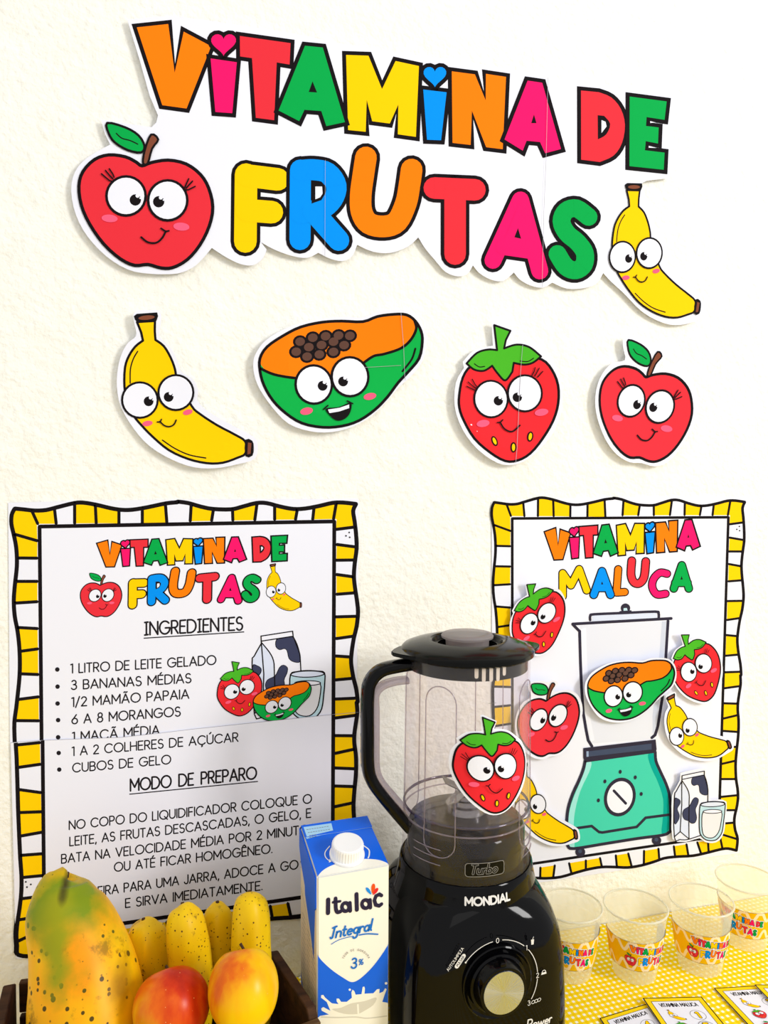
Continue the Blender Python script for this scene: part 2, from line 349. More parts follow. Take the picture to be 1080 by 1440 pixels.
def build_part(part, surf, z, parent, grid=None, zs=ZS, sheet=0):
    """surf(x, y, h) -> world point. returns next layer index"""
    verts, faces, mi, mats = [], [], [], []; cnt = 0
    prev = None
    for m, pols in part.el:
        if prev and (m != prev or getattr(part, 'lift', False)): z += 1
        prev = m
        if m not in mats: mats.append(m)
        k = mats.index(m)
        for pol in pols:
            fl = [Vector((x, y, 0)) for l in pol for x, y in l]
            tris = [(0, i, i+1) for i in range(1, len(fl)-1)] if len(pol) == 1 and len(fl) <= 4 else tessellate_polygon([[Vector((x, y, 0)) for x, y in l] for l in pol])
            b = len(verts); cnt += 1
            verts += [(v.x, v.y, z+(cnt % 4)*.22) for v in fl]; faces += [tuple(b+i for i in t) for t in tris]; mi += [k]*len(tris)
    z += 1
    o = None
    if verts:
        if grid:
            bm = bmesh.new(); bv = [bm.verts.new(v) for v in verts]
            for f, k in zip(faces, mi):
                try: q = bm.faces.new([bv[i] for i in f]); q.material_index = k
                except ValueError: pass
            xs = [v[0] for v in verts]; ys = [v[1] for v in verts]
            for ax, lo, hi in ((0, min(xs), max(xs)), (1, min(ys), max(ys))):
                c = math.floor(lo/grid)*grid+grid
                while c < hi:
                    co = [0, 0, 0]; co[ax] = c; no = [0, 0, 0]; no[ax] = 1
                    bmesh.ops.bisect_plane(bm, geom=bm.verts[:]+bm.edges[:]+bm.faces[:], dist=1e-5, plane_co=co, plane_no=no); c += grid
            bm.verts.index_update()
            verts = [tuple(v.co) for v in bm.verts]; faces = [tuple(v.index for v in f.verts) for f in bm.faces]; mi = [f.material_index for f in bm.faces]; bm.free()
        wv = [surf(v[0], v[1], v[2]*zs) for v in verts]
        # faces towards the viewer side of the surface
        n = len(faces)
        if n:
            a, b_, c_ = faces[0][:3]; nn = (wv[b_]-wv[a]).cross(wv[c_]-wv[a]); out = surf(verts[a][0], verts[a][1], .01)-surf(verts[a][0], verts[a][1], 0)
        fo = []
        for f in faces:
            a, b_, c_ = f[:3]; nn = (wv[b_]-wv[a]).cross(wv[c_]-wv[a])
            out = surf(verts[a][0], verts[a][1], .01)-surf(verts[a][0], verts[a][1], 0)
            fo.append(f if nn.dot(out) >= 0 else f[::-1])
        o = mesh_obj(part.name, wv, fo, mats, parent, mi=mi)
        if part.label: o['label'] = part.label
    for s_ in part.sub: z = build_part(s_, surf, z, o or parent, grid, zs)
    return z
def build_fig(parts, surf, parent, z=1, grid=None, zs=ZS, T=None):
    z0, zm, row = z, z, 0
    for p in parts:
        if T: p = p.mapped(T)
        if p.name in ('letter', 'border_patch', 'eyelash', 'cheek'):      # only neighbours touch: two alternating levels
            e = build_part(p, surf, z+(row % 2)*3 if p.name == 'letter' else z, parent, grid, zs); row += 1; zm = max(zm, e)
            continue
        z = max(z, zm) if p.name in ('border_lines', 'mouth') else z
        z = build_part(p, surf, z, parent, grid, zs)
    return max(z, zm)
def paper(name, outline, surf, thick, parent, grid=None, m='paper', label=None):
    """a real sheet: front and back faces plus the cut edge"""
    tris = tessellate_polygon([[Vector((x, y, 0)) for x, y in outline]])
    bm = bmesh.new(); bv = [bm.verts.new((x, y, 0)) for x, y in outline]
    for t in tris:
        try: bm.faces.new([bv[i] for i in t])
        except ValueError: pass
    if grid:
        for ax in (0, 1):
            lo = min(v.co[ax] for v in bm.verts); hi = max(v.co[ax] for v in bm.verts); c = math.floor(lo/grid)*grid+grid
            while c < hi:
                co = [0, 0, 0]; co[ax] = c; no = [0, 0, 0]; no[ax] = 1
                bmesh.ops.bisect_plane(bm, geom=bm.verts[:]+bm.edges[:]+bm.faces[:], dist=1e-5, plane_co=co, plane_no=no); c += grid
    src = [(v.co.x, v.co.y) for v in bm.verts]
    for v, (x, y) in zip(bm.verts, src): v.co = surf(x, y, 0)
    back = {v: bm.verts.new(surf(x, y, -thick)) for v, (x, y) in zip(list(bm.verts), src)}
    bed = [e for e in bm.edges if len(e.link_faces) == 1]
    for f in list(bm.faces): bm.faces.new([back[v] for v in reversed(f.verts)])
    for e in bed:
        a, b = e.verts; bm.faces.new((a, b, back[b], back[a]))
    o = bm_obj(name, bm, m, parent)
    if label: o['label'] = label
    return o
def Z(x0, y0, s): return lambda pts: [(x0+x/s, y0+y/s) for x, y in pts]
def solve(A, b):
    n = len(b); M = [list(r)+[v] for r, v in zip(A, b)]
    for i in range(n):
        p = max(range(i, n), key=lambda r: abs(M[r][i])); M[i], M[p] = M[p], M[i]
        for r in range(n):
            if r != i:
                f = M[r][i]/M[i][i]
                for c in range(i, n+1): M[r][c] -= f*M[i][c]
    return [M[i][n]/M[i][i] for i in range(n)]
def affine(s, d):
    A = [(x, y, 1) for x, y in s]; a = solve(A, [p[0] for p in d]); b = solve(A, [p[1] for p in d])
    return lambda x, y: (a[0]*x+a[1]*y+a[2], b[0]*x+b[1]*y+b[2])
def homog(s, d):
    A, B = [], []
    for (x, y), (u, v) in zip(s, d):
        A.append([x, y, 1, 0, 0, 0, -u*x, -u*y]); B.append(u); A.append([0, 0, 0, x, y, 1, -v*x, -v*y]); B.append(v)
    h = solve(A, B)
    def T(x, y):
        q = h[6]*x+h[7]*y+1; return ((h[0]*x+h[1]*y+h[2])/q, (h[3]*x+h[4]*y+h[5])/q)
    return T

# ------------------------------------------------------------------ monoline lettering
def arc(cx, cy, rx, ry, a0, a1, n=10):
    return [(cx+rx*math.cos(R(a0+(a1-a0)*i/n)), cy+ry*math.sin(R(a0+(a1-a0)*i/n))) for i in range(n+1)]
GL = {
 'A': (.74, [[(0, 0), (.37, 1), (.74, 0)], [(.13, .33), (.61, .33)]]),
 'B': (.56, [[(0, 0), (0, 1), (.3, 1)]+arc(.3, .76, .22, .24, 90, -90)+[(0, .52), (.32, .52)]+arc(.32, .26, .24, .26, 90, -90)+[(0, 0)]]),
 'C': (.82, [arc(.46, .5, .46, .5, 42, 318, 18)]),
 'D': (.74, [[(0, 0), (0, 1), (.26, 1)]+arc(.26, .5, .48, .5, 90, -90, 14)+[(0, 0)]]),
 'E': (.5, [[(.5, 1), (0, 1), (0, 0), (.5, 0)], [(0, .52), (.44, .52)]]),
 'F': (.48, [[(.48, 1), (0, 1), (0, 0)], [(0, .5), (.42, .5)]]),
 'G': (.88, [arc(.46, .5, .46, .5, 42, 330, 18)+[(.9, .47), (.5, .47)]]),
 'H': (.66, [[(0, 0), (0, 1)], [(.66, 0), (.66, 1)], [(0, .51), (.66, .51)]]),
 'I': (.02, [[(.01, 0), (.01, 1)]]),
 'J': (.42, [[(.42, 1), (.42, .25)]+arc(.21, .25, .21, .25, 0, -170, 8)]),
 'L': (.42, [[(0, 1), (0, 0), (.42, 0)]]),
 'M': (.82, [[(0, 0), (0, 1), (.41, .28), (.82, 1), (.82, 0)]]),
 'N': (.68, [[(0, 0), (0, 1), (.68, 0), (.68, 1)]]),
 'O': (.96, [arc(.48, .5, .48, .5, 0, 360, 24)]),
 'P': (.54, [[(0, 0), (0, 1), (.28, 1)]+arc(.28, .73, .25, .27, 90, -90)+[(0, .46)]]),
 'Q': (.96, [arc(.48, .5, .48, .5, 0, 360, 24), [(.55, .3), (.9, -.06)]]),
 'R': (.56, [[(0, 0), (0, 1), (.28, 1)]+arc(.28, .73, .25, .27, 90, -90)+[(0, .46)], [(.25, .46), (.56, 0)]]),
 'S': (.54, [arc(.27, .745, .24, .255, 35, 260, 12)[:-1]+arc(.27, .25, .265, .265, 80, -150, 12)]),
 'T': (.56, [[(0, 1), (.56, 1)], [(.28, 1), (.28, 0)]]),
 'U': (.64, [[(0, 1), (0, .33)]+arc(.32, .33, .32, .33, 180, 360, 12)+[(.64, 1)]]),
 'V': (.72, [[(0, 1), (.36, 0), (.72, 1)]]),
 '1': (.2, [[(0, .93), (.2, 1), (.2, 0)]]),
 '2': (.52, [arc(.26, .74, .25, .26, 165, -25, 10)+[(0, 0), (.54, 0)]]),
 '3': (.52, [arc(.25, .76, .22, .24, 150, -80, 10)[:-1]+[(.22, .53)], [(.2, .53)]+arc(.25, .26, .27, .27, 85, -155, 12)]),
 '4': (.6, [[(.44, 0), (.44, 1), (0, .26), (.6, .26)]]),
 '5': (.52, [[(.5, 1), (.1, 1), (.05, .56)]+arc(.25, .31, .27, .31, 120, -150, 12)]),
 '6': (.58, [arc(.29, .3, .29, .3, 0, 360, 16), [(.46, 1), (.05, .42)]]),
 '8': (.54, [arc(.27, .76, .22, .24, 0, 360, 14), arc(.27, .26, .27, .27, 0, 360, 16)]),
 'Z': (.56, [[(0, 1), (.56, 1), (0, 0), (.56, 0)]]),
 '0': (.6, [arc(.3, .5, .3, .5, 0, 360, 18)]),
 '/': (.4, [[(0, -.12), (.4, 1.08)]]), ',': (.06, [[(.06, .06), (0, -.16)]]), '.': (.04, [[(0, .03), (.04, .03)]]),
 '%': (.8, [arc(.2, .75, .18, .22, 0, 360, 12), arc(.6, .25, .18, .22, 0, 360, 12), [(.65, 1), (.15, 0)]]),
}
ACC = {'É': ('E', [[(.2, 1.14), (.34, 1.3)]]), 'Ã': ('A', [[(.2, 1.17), (.29, 1.24), (.44, 1.16), (.54, 1.23)]]), 'Ç': ('C', [[(.46, 0), (.44, -.1), (.52, -.16), (.42, -.25)]]),
       'Ú': ('U', [[(.26, 1.14), (.42, 1.3)]]), 'Ê': ('E', [[(.08, 1.14), (.25, 1.28), (.42, 1.14)]])}
HAND = {'I': (.3, [[(.0, .98), (.3, 1)], [(.15, 1), (.15, 0)], [(0, 0), (.3, .02)]]), 'E': (.5, [[(.5, 1), (.02, .98), (0, 0), (.5, 0)], [(0, .54), (.42, .52)]])}
def text_paths(txt, gap=.2, space=.34, over=None):
    x = 0; out = []
    for ch in txt:
        if ch == ' ': x += space; continue
        extra = []
        if ch in ACC: ch, extra = ACC[ch]
        wd, ps = (over or {}).get(ch) or GL[ch]
        out += [[(x+a, b) for a, b in q] for q in ps+extra]; x += wd+gap
    return out, x-gap
def text_part(name, txt, p0, p1, cap, wt, m='ink', gap=.2, over=None, slant=0, capv=None, space=.5):
    """txt written from p0 to p1 (baseline, photo coordinates), capitals cap high"""
    ps, wd = text_paths(txt, gap, space, over); e = ((p1[0]-p0[0])/wd, (p1[1]-p0[1])/wd); v = capv or (0, -cap)
    pt = Part(name); ribs = []
    for q in ps: ribs += ribbon([(p0[0]+e[0]*(a+slant*b)+v[0]*b, p0[1]+e[1]*(a+slant*b)+v[1]*b) for a, b in q], wt, capn=3)
    return pt.fills(m, ribs)

# ------------------------------------------------------------------ artwork: the fruit faces
def eye(cx, cy, rx, ry, ring, px, py, pr, rot=0):
    e = Part('eye'); e.fill('black', disc(cx, cy, rx+ring/2, ry+ring/2, rot, 28)).fill('paper', disc(cx, cy, rx-ring/2, ry-ring/2, rot, 28))
    p = Part('pupil'); p.fill('black', disc(px, py, pr, n=16)).fills('paper', [disc(px+.38*pr, py-.72*pr, .36*pr, n=8), disc(px+.85*pr, py-.3*pr, .16*pr, n=6)])
    e.sub.append(p); return e
def xf(parts, z):
    return [p.mapped(lambda x, y: z([(x, y)])[0]) for p in parts]
def heart(x0, x1, y0, y1, n=30):
    o = []
    for i in range(n):
        t = 2*math.pi*i/n; x = 16*math.sin(t)**3; y = 13*math.cos(t)-5*math.cos(2*t)-2*math.cos(3*t)-math.cos(4*t)
        o.append(((x+16)/32*(x1-x0)+x0, y1-(y+17)/29.3*(y1-y0)))
    return o
def apple_art(col='red'):
    body = catmull([(360, 676), (400, 662), (470, 652), (545, 668), (605, 712), (640, 770), (657, 850), (642, 930), (602, 1010), (550, 1070), (490, 1103), (440, 1105), (385, 1090), (330, 1094), (270, 1067), (200, 1005), (140, 920), (105, 840), (95, 760), (112, 700), (160, 650), (220, 630), (290, 638), (335, 660)], True, 3)
    b = Part('apple_body').fill(col, body).stroke('black', body, 14, True)
    lf = catmull([(214, 496), (290, 515), (345, 548), (370, 592), (356, 620), (300, 610), (246, 578), (220, 540)], True, 3)
    l = Part('leaf').fill('green', lf).stroke('black', lf, 10, True).stroke('black', catmull([(252, 540), (275, 560), (310, 570), (342, 585)]), 5)
    st = catmull([(398, 545), (428, 566), (402, 605), (384, 666), (364, 664), (372, 610)], True, 3)
    s = Part('stem').fill('stalk_brown', st).stroke('black', st, 9, True)
    parts = [b, l, s, Part('cheek').fill('cheek', disc(224, 897, 34, 16, 5)), Part('cheek').fill('cheek', disc(525, 932, 34, 17, 5)),
             eye(293, 803, 82, 82, 11, 332, 820, 24), eye(468, 822, 82, 84, 11, 430, 828, 24)]
    parts.append(Part('mouth').stroke('black', catmull([(357, 977), (385, 998), (420, 1000), (445, 980), (460, 952)]), 8).stroke('black', [(440, 940), (460, 953), (473, 950)], 7))
    for p in ([(190, 711), (222, 738), (232, 742)], [(207, 697), (228, 722), (238, 732)], [(223, 690), (238, 712), (243, 725)], [(583, 764), (555, 778), (545, 778)], [(572, 742), (552, 764), (545, 772)], [(556, 732), (545, 756), (540, 768)]):
        parts.append(Part('eyelash').stroke('black', p, 6))
    return xf(parts, Z(80, 10, 3))
def banana_art():
    body = catmull([(335, 112), (333, 180), (338, 240)], False, 2)+catmull([(338, 240), (395, 282), (442, 360), (472, 440), (490, 520), (585, 690), (640, 745), (760, 825), (880, 890), (955, 940), (955, 1020), (900, 1050), (800, 1084), (690, 1087), (560, 1057), (430, 997), (320, 906), (238, 822), (185, 755), (142, 650), (124, 560), (128, 430), (155, 350), (200, 285), (252, 245)], False, 3)+[(240, 190), (212, 120)]
    b = Part('banana_body').fill('yellow', body).stroke('black', body, 16, True).stroke('black', catmull([(215, 318), (185, 370), (165, 440), (163, 535)]), 9).stroke('black', catmull([(385, 928), (470, 985), (570, 1030), (683, 1052)]), 9)
    t = Part('stem_tip').fill('black', [(190, 80), (210, 64), (350, 54), (356, 80), (345, 112), (220, 125), (198, 105)]).fill('stalk_brown', disc(277, 90, 56, 15, -5))
    e = Part('end_tip').fill('black', catmull([(955, 926), (1002, 934), (1012, 980), (1003, 1036), (955, 1040)], True, 2)).fill('stalk_brown', [(972, 945), (996, 950), (990, 1022), (968, 1028)])
    parts = [b, t, e, Part('cheek').fill('cheek', disc(282, 813, 36, 18, -10)), Part('cheek').fill('cheek', disc(560, 735, 34, 18, -15)),
             eye(230, 652, 122, 122, 15, 290, 660, 34), eye(478, 600, 120, 120, 15, 428, 630, 34)]
    parts.append(Part('mouth').stroke('black', catmull([(368, 800), (400, 828), (435, 835), (465, 820), (480, 790)]), 10).stroke('black', [(350, 803), (370, 803), (379, 784)], 9))
    return xf(parts, Z(150, 430, 4.909))
def papaya_art(col='papaya_green'):
    o = [(100, 340), (140, 275), (230, 213), (330, 163), (450, 135), (560, 128), (680, 131), (760, 103), (850, 92), (920, 96), (970, 132), (1002, 190), (1008, 250), (990, 340), (930, 415), (875, 475), (815, 555), (745, 626), (655, 687), (560, 718), (450, 725), (335, 702), (245, 647), (172, 575), (122, 490), (100, 410)]
    body = catmull(o, True, 3)
    b = Part('papaya_skin').fill(col, body)
    fl = catmull([(100, 340), (140, 275), (230, 213), (330, 163), (450, 135), (560, 128), (680, 131), (760, 103), (850, 92), (920, 96), (965, 132), (974, 170), (940, 240), (890, 282), (800, 312), (740, 324), (690, 358), (600, 410), (400, 450), (300, 450), (190, 430), (120, 395)], True, 3)
    f = Part('papaya_flesh').fill('orange', fl).stroke('black', catmull([(100, 395), (180, 430), (300, 450), (400, 450)]), 15).stroke('black', catmull([(680, 365), (740, 324), (800, 312), (890, 282), (945, 235), (974, 175), (966, 132)]), 15).stroke('black', body, 16, True).stroke('black', catmull([(970, 285), (950, 345), (900, 410)]), 11)
    s = Part('seeds'); c = [(325, 245), (397, 222), (470, 213), (543, 208), (607, 210), (303, 302), (375, 275), (447, 262), (515, 243), (575, 262), (365, 328), (435, 315), (515, 300)]
    s.fills('black', [disc(x, y, 41, 36, -10, 14) for x, y in c]).fills('seedbrown', [disc(x, y, 28, 24, -10, 12) for x, y in c])
    parts = [b, f, s, Part('cheek').fill('cheek', disc(360, 635, 36, 20, -12)), Part('cheek').fill('cheek', disc(718, 551, 36, 19, -12)),
             eye(402, 485, 103, 108, 14, 452, 492, 28), eye(607, 440, 103, 110, 14, 568, 467, 28)]
    m = Part('mouth').fill('black', catmull([(468, 620), (540, 612), (610, 586), (606, 640), (575, 678), (530, 688), (490, 660)], True, 3)).fill('paper', [(480, 626), (545, 616), (600, 597), (600, 617), (545, 636), (488, 646)])
    m.stroke('black', [(455, 625), (480, 603)], 8).stroke('black', [(590, 577), (620, 592)], 8); parts.append(m)
    return xf(parts, Z(340, 420, 4))
def straw_art():
    body = catmull([(68, 330), (83, 260), (120, 212), (200, 190), (330, 178), (400, 187), (440, 228), (464, 290), (464, 362), (443, 432), (400, 503), (350, 562), (300, 590), (250, 592), (190, 558), (128, 503), (86, 432), (68, 380)], True, 3)
    b = Part('strawberry_body').fill('straw_red', body).stroke('black', body, 10, True)
    lf = [(207, 52), (273, 74), (256, 110), (250, 143)]+catmull([(250, 143), (300, 128), (350, 138), (397, 175)])+catmull([(397, 175), (365, 200), (330, 207), (290, 200)])+[(285, 235)]+catmull([(285, 235), (257, 270), (228, 245), (203, 212)])+catmull([(203, 212), (170, 232), (130, 228), (98, 204)])+catmull([(98, 204), (140, 162), (185, 148), (222, 150)])+[(216, 110)]
    l = Part('leaf_crown').fill('leafgreen', lf).stroke('black', lf, 8, True).stroke('black', catmull([(130, 205), (150, 217), (172, 215)]), 4).stroke('black', catmull([(315, 193), (345, 195), (368, 182)]), 4)
    sd = Part('seeds')
    for x, y, a in ((208, 513, -20), (283, 538, 3), (351, 495, 12)): sd.fill('black', disc(x, y, 12, 21, a, 14)).fill('yellow', disc(x, y, 6.5, 15, a, 12))
    parts = [b, l, sd, Part('cheek').fill('cheek', disc(163, 443, 27, 14, -10)), Part('cheek').fill('cheek', disc(398, 398, 27, 14, -10)),
             eye(197, 345, 68, 73, 8, 227, 352, 19), eye(333, 322, 67, 72, 8, 303, 338, 19)]
    parts.append(Part('mouth').stroke('black', catmull([(233, 440), (250, 465), (280, 475), (311, 450)]), 6).stroke('black', [(221, 439), (233, 438), (243, 428)], 5))
    for p in ([(97, 295), (125, 308), (135, 312)], [(103, 278), (127, 298), (137, 303)], [(120, 267), (132, 288), (140, 297)], [(361, 252), (370, 234), (373, 220)], [(372, 254), (380, 240), (389, 222)], [(383, 258), (392, 248), (403, 235)]): parts.append(Part('eyelash').stroke('black', p, 4))
    return xf(parts, Z(620, 440, 2.842))
CUT = {
 'apple': Z(80, 10, 3)(catmull([(190, 480), (300, 496), (370, 530), (400, 520), (455, 560), (425, 620), (500, 632), (570, 650), (640, 710), (678, 790), (685, 870), (660, 950), (610, 1040), (550, 1105), (480, 1130), (400, 1118), (330, 1118), (250, 1085), (180, 1025), (120, 940), (80, 850), (70, 760), (90, 680), (140, 620), (215, 598), (192, 540)], True, 3)),
 'banana': Z(150, 430, 4.909)(catmull([(186, 70), (215, 42), (290, 36), (362, 42), (378, 90), (366, 180), (372, 225), (440, 290), (490, 380), (515, 455), (590, 500), (632, 580), (628, 655), (700, 730), (860, 825), (1010, 905), (1040, 960), (1022, 1055), (900, 1095), (750, 1122), (600, 1115), (450, 1062), (300, 972), (190, 852), (100, 700), (72, 560), (80, 430), (108, 330), (150, 260), (205, 212), (196, 140)], True, 3)),
 'papaya': Z(340, 420, 4)(catmull([(63, 360), (78, 310), (130, 240), (230, 178), (350, 133), (500, 108), (600, 105), (680, 106), (760, 75), (850, 66), (930, 72), (985, 110), (1018, 170), (1032, 260), (1012, 350), (960, 425), (880, 500), (800, 590), (720, 665), (620, 722), (500, 752), (380, 747), (260, 705), (170, 615), (98, 510), (68, 430)], True, 3)),
 'straw': Z(620, 440, 2.842)([(197, 42), (212, 38), (284, 68), (270, 112)]+catmull([(270, 112), (310, 112), (360, 126), (410, 163), (448, 200), (476, 280), (480, 370), (453, 460), (403, 530), (345, 582), (285, 607), (220, 600), (140, 545), (80, 465), (50, 375), (55, 280), (88, 222)], False, 3)+catmull([(82, 198), (130, 150), (205, 132)], False, 3)),
}
LM = {'apple': [(177.7, 277.7), (236, 284), (208.3, 375)], 'straw': [(689.3, 561.4), (737.2, 553.3), (713.2, 648.3)],
      'banana': [(197.5, 562.8), (247.4, 552.2), (349.6, 630.7)], 'papaya': [(440.5, 541.3), (590, 482.5), (454, 601)]}
ART = {'apple': apple_art(), 'banana': banana_art(), 'papaya': papaya_art(), 'straw': straw_art()}

# ------------------------------------------------------------------ artwork: chunky letters
BB = 5.6
def chunky(fillm, loop, hole=None, whites=(), smooth=False):
    p = Part('letter'); p.fill('black', grow(loop, BB)).fill(fillm, loop)
    if hole: p.fill('black', hole)
    for q in whites: p.fill('paper', q)
    return p
zA, zB, zC = Z(80, 10, 3), Z(400, 20, 2.842), Z(680, 90, 3.375)
def vitamina():
    L = []
    L.append(chunky('orange', zA([(338, 93), (470, 79), (497, 284), (535, 111), (650, 172), (547, 434), (445, 420)])))
    def idot(f, hx, bd): 
        p = Part('letter'); p.fill('black', grow(bd, BB)).fills('black', ribbon(hx, 2*BB, True)).fill(f, bd).fill(f, hx); return p
    L.append(idot('pink', zA(heart(650, 755, 121, 214)), zA([(648, 224), (758, 240), (739, 454), (668, 449)])))
    L.append(chunky('red', zA([(771, 129), (984, 159), (980, 249), (926, 240), (915, 483), (838, 473), (822, 222), (772, 215)])))
    L.append(chunky('green', zB([(80, 133), (151, 140), (239, 437), (165, 453), (145, 393), (78, 388), (57, 433), (-25, 391)]), zB([(110, 275), (95, 317), (128, 319)])))
    L.append(chunky('yellow', zB([(244, 169), (333, 172), (387, 305), (441, 193), (534, 213), (522, 495), (450, 485), (452, 366), (418, 442), (348, 433), (326, 347), (322, 475), (252, 468)])))
    L.append(idot('blue', zB(heart(552, 643, 216, 299)), zB([(551, 307), (644, 318), (622, 509), (566, 507)])))
    L.append(chunky('orange', zB([(665, 234), (757, 246), (800, 350), (801, 244), (881, 256), (868, 544), (802, 536), (745, 390), (740, 527), (668, 519)])))
    L.append(chunky('pink', zC([(203, 86), (272, 96), (361, 409), (286, 429), (262, 376), (198, 370), (180, 417), (94, 364)]), zC([(233, 246), (220, 287), (245, 287)])))
    return L
def de():
    d = zC([(456, 132)]+catmull([(540, 140), (600, 165), (645, 220), (664, 295), (650, 380), (610, 440), (545, 470)], False, 3)+[(457, 459)])
    p = chunky('red', d, zC([(535, 249)]+catmull([(565, 252), (594, 290), (575, 340), (536, 363)], False, 3)), [zC([(553, 272), (572, 280), (577, 302), (553, 333)])])
    e = chunky('green', zC([(686, 161), (861, 184), (851, 271), (766, 258), (763, 300), (823, 307), (820, 383), (762, 372), (758, 415), (851, 426), (847, 507), (685, 490)]), None, [zC([(783, 277), (808, 284), (783, 286)]), zC([(776, 394), (812, 404), (776, 403)])])
    return [p, e]
def blob(col, paths, w, band=5, extra=None, name='letter'):
    p = Part(name); bl = []; fl = []
    for q in paths: bl += ribbon(q, w+2*band); fl += ribbon(q, w)
    if extra: bl += [grow(x, band) for x in extra]; fl += extra
    p.fills('black', bl); p.lift = True
    for q in paths: p.fills(col, ribbon(q, w))
    return p.fills(col, extra) if extra else p
def frutas():
    L = [blob('yellow', [zA([(797, 712), (794, 993)]), zA(catmull([(800, 716), (930, 732)])), zA([(800, 862), (905, 870)])], 95/3)]
    bowl = zB(catmull([(62, 630), (115, 627), (170, 640), (203, 690), (188, 745), (140, 785), (62, 800)], False, 4))
    r = blob('blue', [zB([(62, 628), (60, 905)]), bowl, zB([(110, 790), (214, 908)])], 84/2.842); r.fill('black', zB([(106, 678)]+catmull([(140, 680), (161, 690), (163, 715), (145, 748)], False, 3)+[(106, 762)])).fill('paper', zB([(121, 694), (148, 694), (150, 722), (140, 737), (121, 745)])); L.append(r)
    L.append(blob('orange', [zB(catmull([(323, 577), (312, 650), (302, 730), (306, 795), (335, 840), (395, 852), (447, 832), (482, 760), (496, 690), (505, 625)], False, 4))], 86/2.842))
    L.append(blob('red', [zB([(595, 699), (757, 706)]), zB([(678, 705), (678, 962)])], 86/2.842))
    a = blob('pink', [zC([(170, 650), (40, 935)]), zC([(170, 650), (262, 985)]), zC([(92, 870), (230, 890)])], 80/3.375, extra=[zC([(170, 650), (75, 880), (230, 900)])]); a.fill('black', zC([(158, 783), (141, 826), (173, 833)])); L.append(a)
    L.append(blob('green', [zC(catmull([(492, 730), (435, 690), (385, 702), (364, 750), (388, 805), (440, 850), (474, 900), (470, 955), (432, 982), (385, 965), (345, 905)], False, 4))], 84/3.375))
    return L
def maluca():
    z = Z(680, 690, 2.842); b = 1.6
    return [blob('yellow', [z([(316, 422), (316, 330), (349, 378), (382, 314), (412, 398)])], 26/2.842, b),
            blob('blue', [z([(440, 416), (473, 322), (507, 416)]), z([(450, 388), (497, 388)])], 27/2.842, b),
            blob('orange', [z([(538, 314), (531, 407), (564, 405)])], 25/2.842, b),
            blob('red', [z(catmull([(592, 280), (589, 335), (600, 365), (622, 370), (641, 345), (648, 283)]))], 27/2.842, b),
            blob('pink', [z(catmull([(733, 332), (705, 328), (680, 352), (674, 385), (692, 414), (727, 412)]))], 25/2.842, b),
            blob('green', [z([(760, 391), (792, 298), (820, 391)]), z([(766, 368), (815, 368)])], 26/2.842, b)]

# ------------------------------------------------------------------ the setting
def quad_obj(name, pts, m, kind='structure'):
    o = mesh_obj(name, pts, [(0, 1, 2, 3)], m); o['kind'] = kind; return o
def box_bm(x0, x1, y0, y1, z0, z1, bev=0, seg=2):
    bm = bmesh.new(); bmesh.ops.create_cube(bm, size=1)
    for v in bm.verts: v.co = Vector(((x0+x1)/2+v.co.x*(x1-x0), (y0+y1)/2+v.co.y*(y1-y0), (z0+z1)/2+v.co.z*(z1-z0)))
    if bev: bmesh.ops.bevel(bm, geom=bm.edges[:], offset=bev, segments=seg, affect='EDGES', profile=.6)
    return bm
o = bm_obj('wall_back', box_bm(-2.2, 3.2, WALL_Y, WALL_Y+.1, -.8, 2.0), 'wall_paint'); o['kind'] = 'structure'
mat('floor_tile', (170, 165, 155), .5)
o = bm_obj('floor', box_bm(-2.2, 3.2, -2.4, WALL_Y+.1, -.82, -.76), 'floor_tile'); o['kind'] = 'structure'

# table with the gingham cloth
mat('table_wood', (120, 90, 60), .6)
tb = thing('table', 'table pushed against the cream wall under the cloth', 'table', (.4, .5, -.76))
bm_obj('tabletop', box_bm(-.55, 1.6, .2, .846, -.032, -.0022, .002), 'table_wood', tb)
for x in (-.5, 1.55):
    for y in (.25, .8): bm_obj('leg', box_bm(x-.025, x+.025, y-.025, y+.025, -.76, -.032, .003), 'table_wood', tb)
bm = bmesh.new()
nx, ny = 90, 30; g = [[bm.verts.new((-.56+2.17*i/nx, .19+(.849-.19)*j/ny, -.0006+.0006*math.sin(i*.9)*math.sin(j*.7))) for i in range(nx+1)] for j in range(ny+1)]
for j in range(ny):
    for i in range(nx): bm.faces.new((g[j][i], g[j][i+1], g[j+1][i+1], g[j+1][i]))
dr = [bm.verts.new((v.co.x, .186, -.16+.004*math.sin(k*.8))) for k, v in enumerate(g[0])]
for i in range(nx): bm.faces.new((dr[i], dr[i+1], g[0][i+1], g[0][i]))
tag(bm_obj('tablecloth', bm, 'gingham', None, True), 'yellow and white gingham cloth spread over the table', 'tablecloth')

# ------------------------------------------------------------------ title banner
def dist_bend(cx, cz, sx, sz, amp): return lambda q: amp*min(1, ((q.x-cx)/sx)**2+((q.z-cz)/sz)**2)
ban = wall_plane(.0035)
t = thing('title_banner', 'large white paper banner with colourful VITAMINA DE FRUTAS lettering taped high on the wall', 'banner', ban(520, 230))
bo = zA([(298, 60), (395, 50), (485, 44), (600, 58), (750, 80), (1000, 118)])+zB([(230, 125), (430, 158), (560, 172), (800, 208), (900, 225), (990, 240)])+zC([(200, 54), (290, 72), (430, 96), (560, 118), (700, 134), (895, 158), (893, 300), (876, 545)])
bo += zC(catmull([(820, 552), (748, 568), (756, 640), (800, 735), (806, 820), (852, 880), (848, 950), (930, 1040), (1030, 1115), (1034, 1170), (1012, 1215), (930, 1240), (850, 1232), (750, 1180), (660, 1090), (600, 1035), (563, 995)], False, 3))
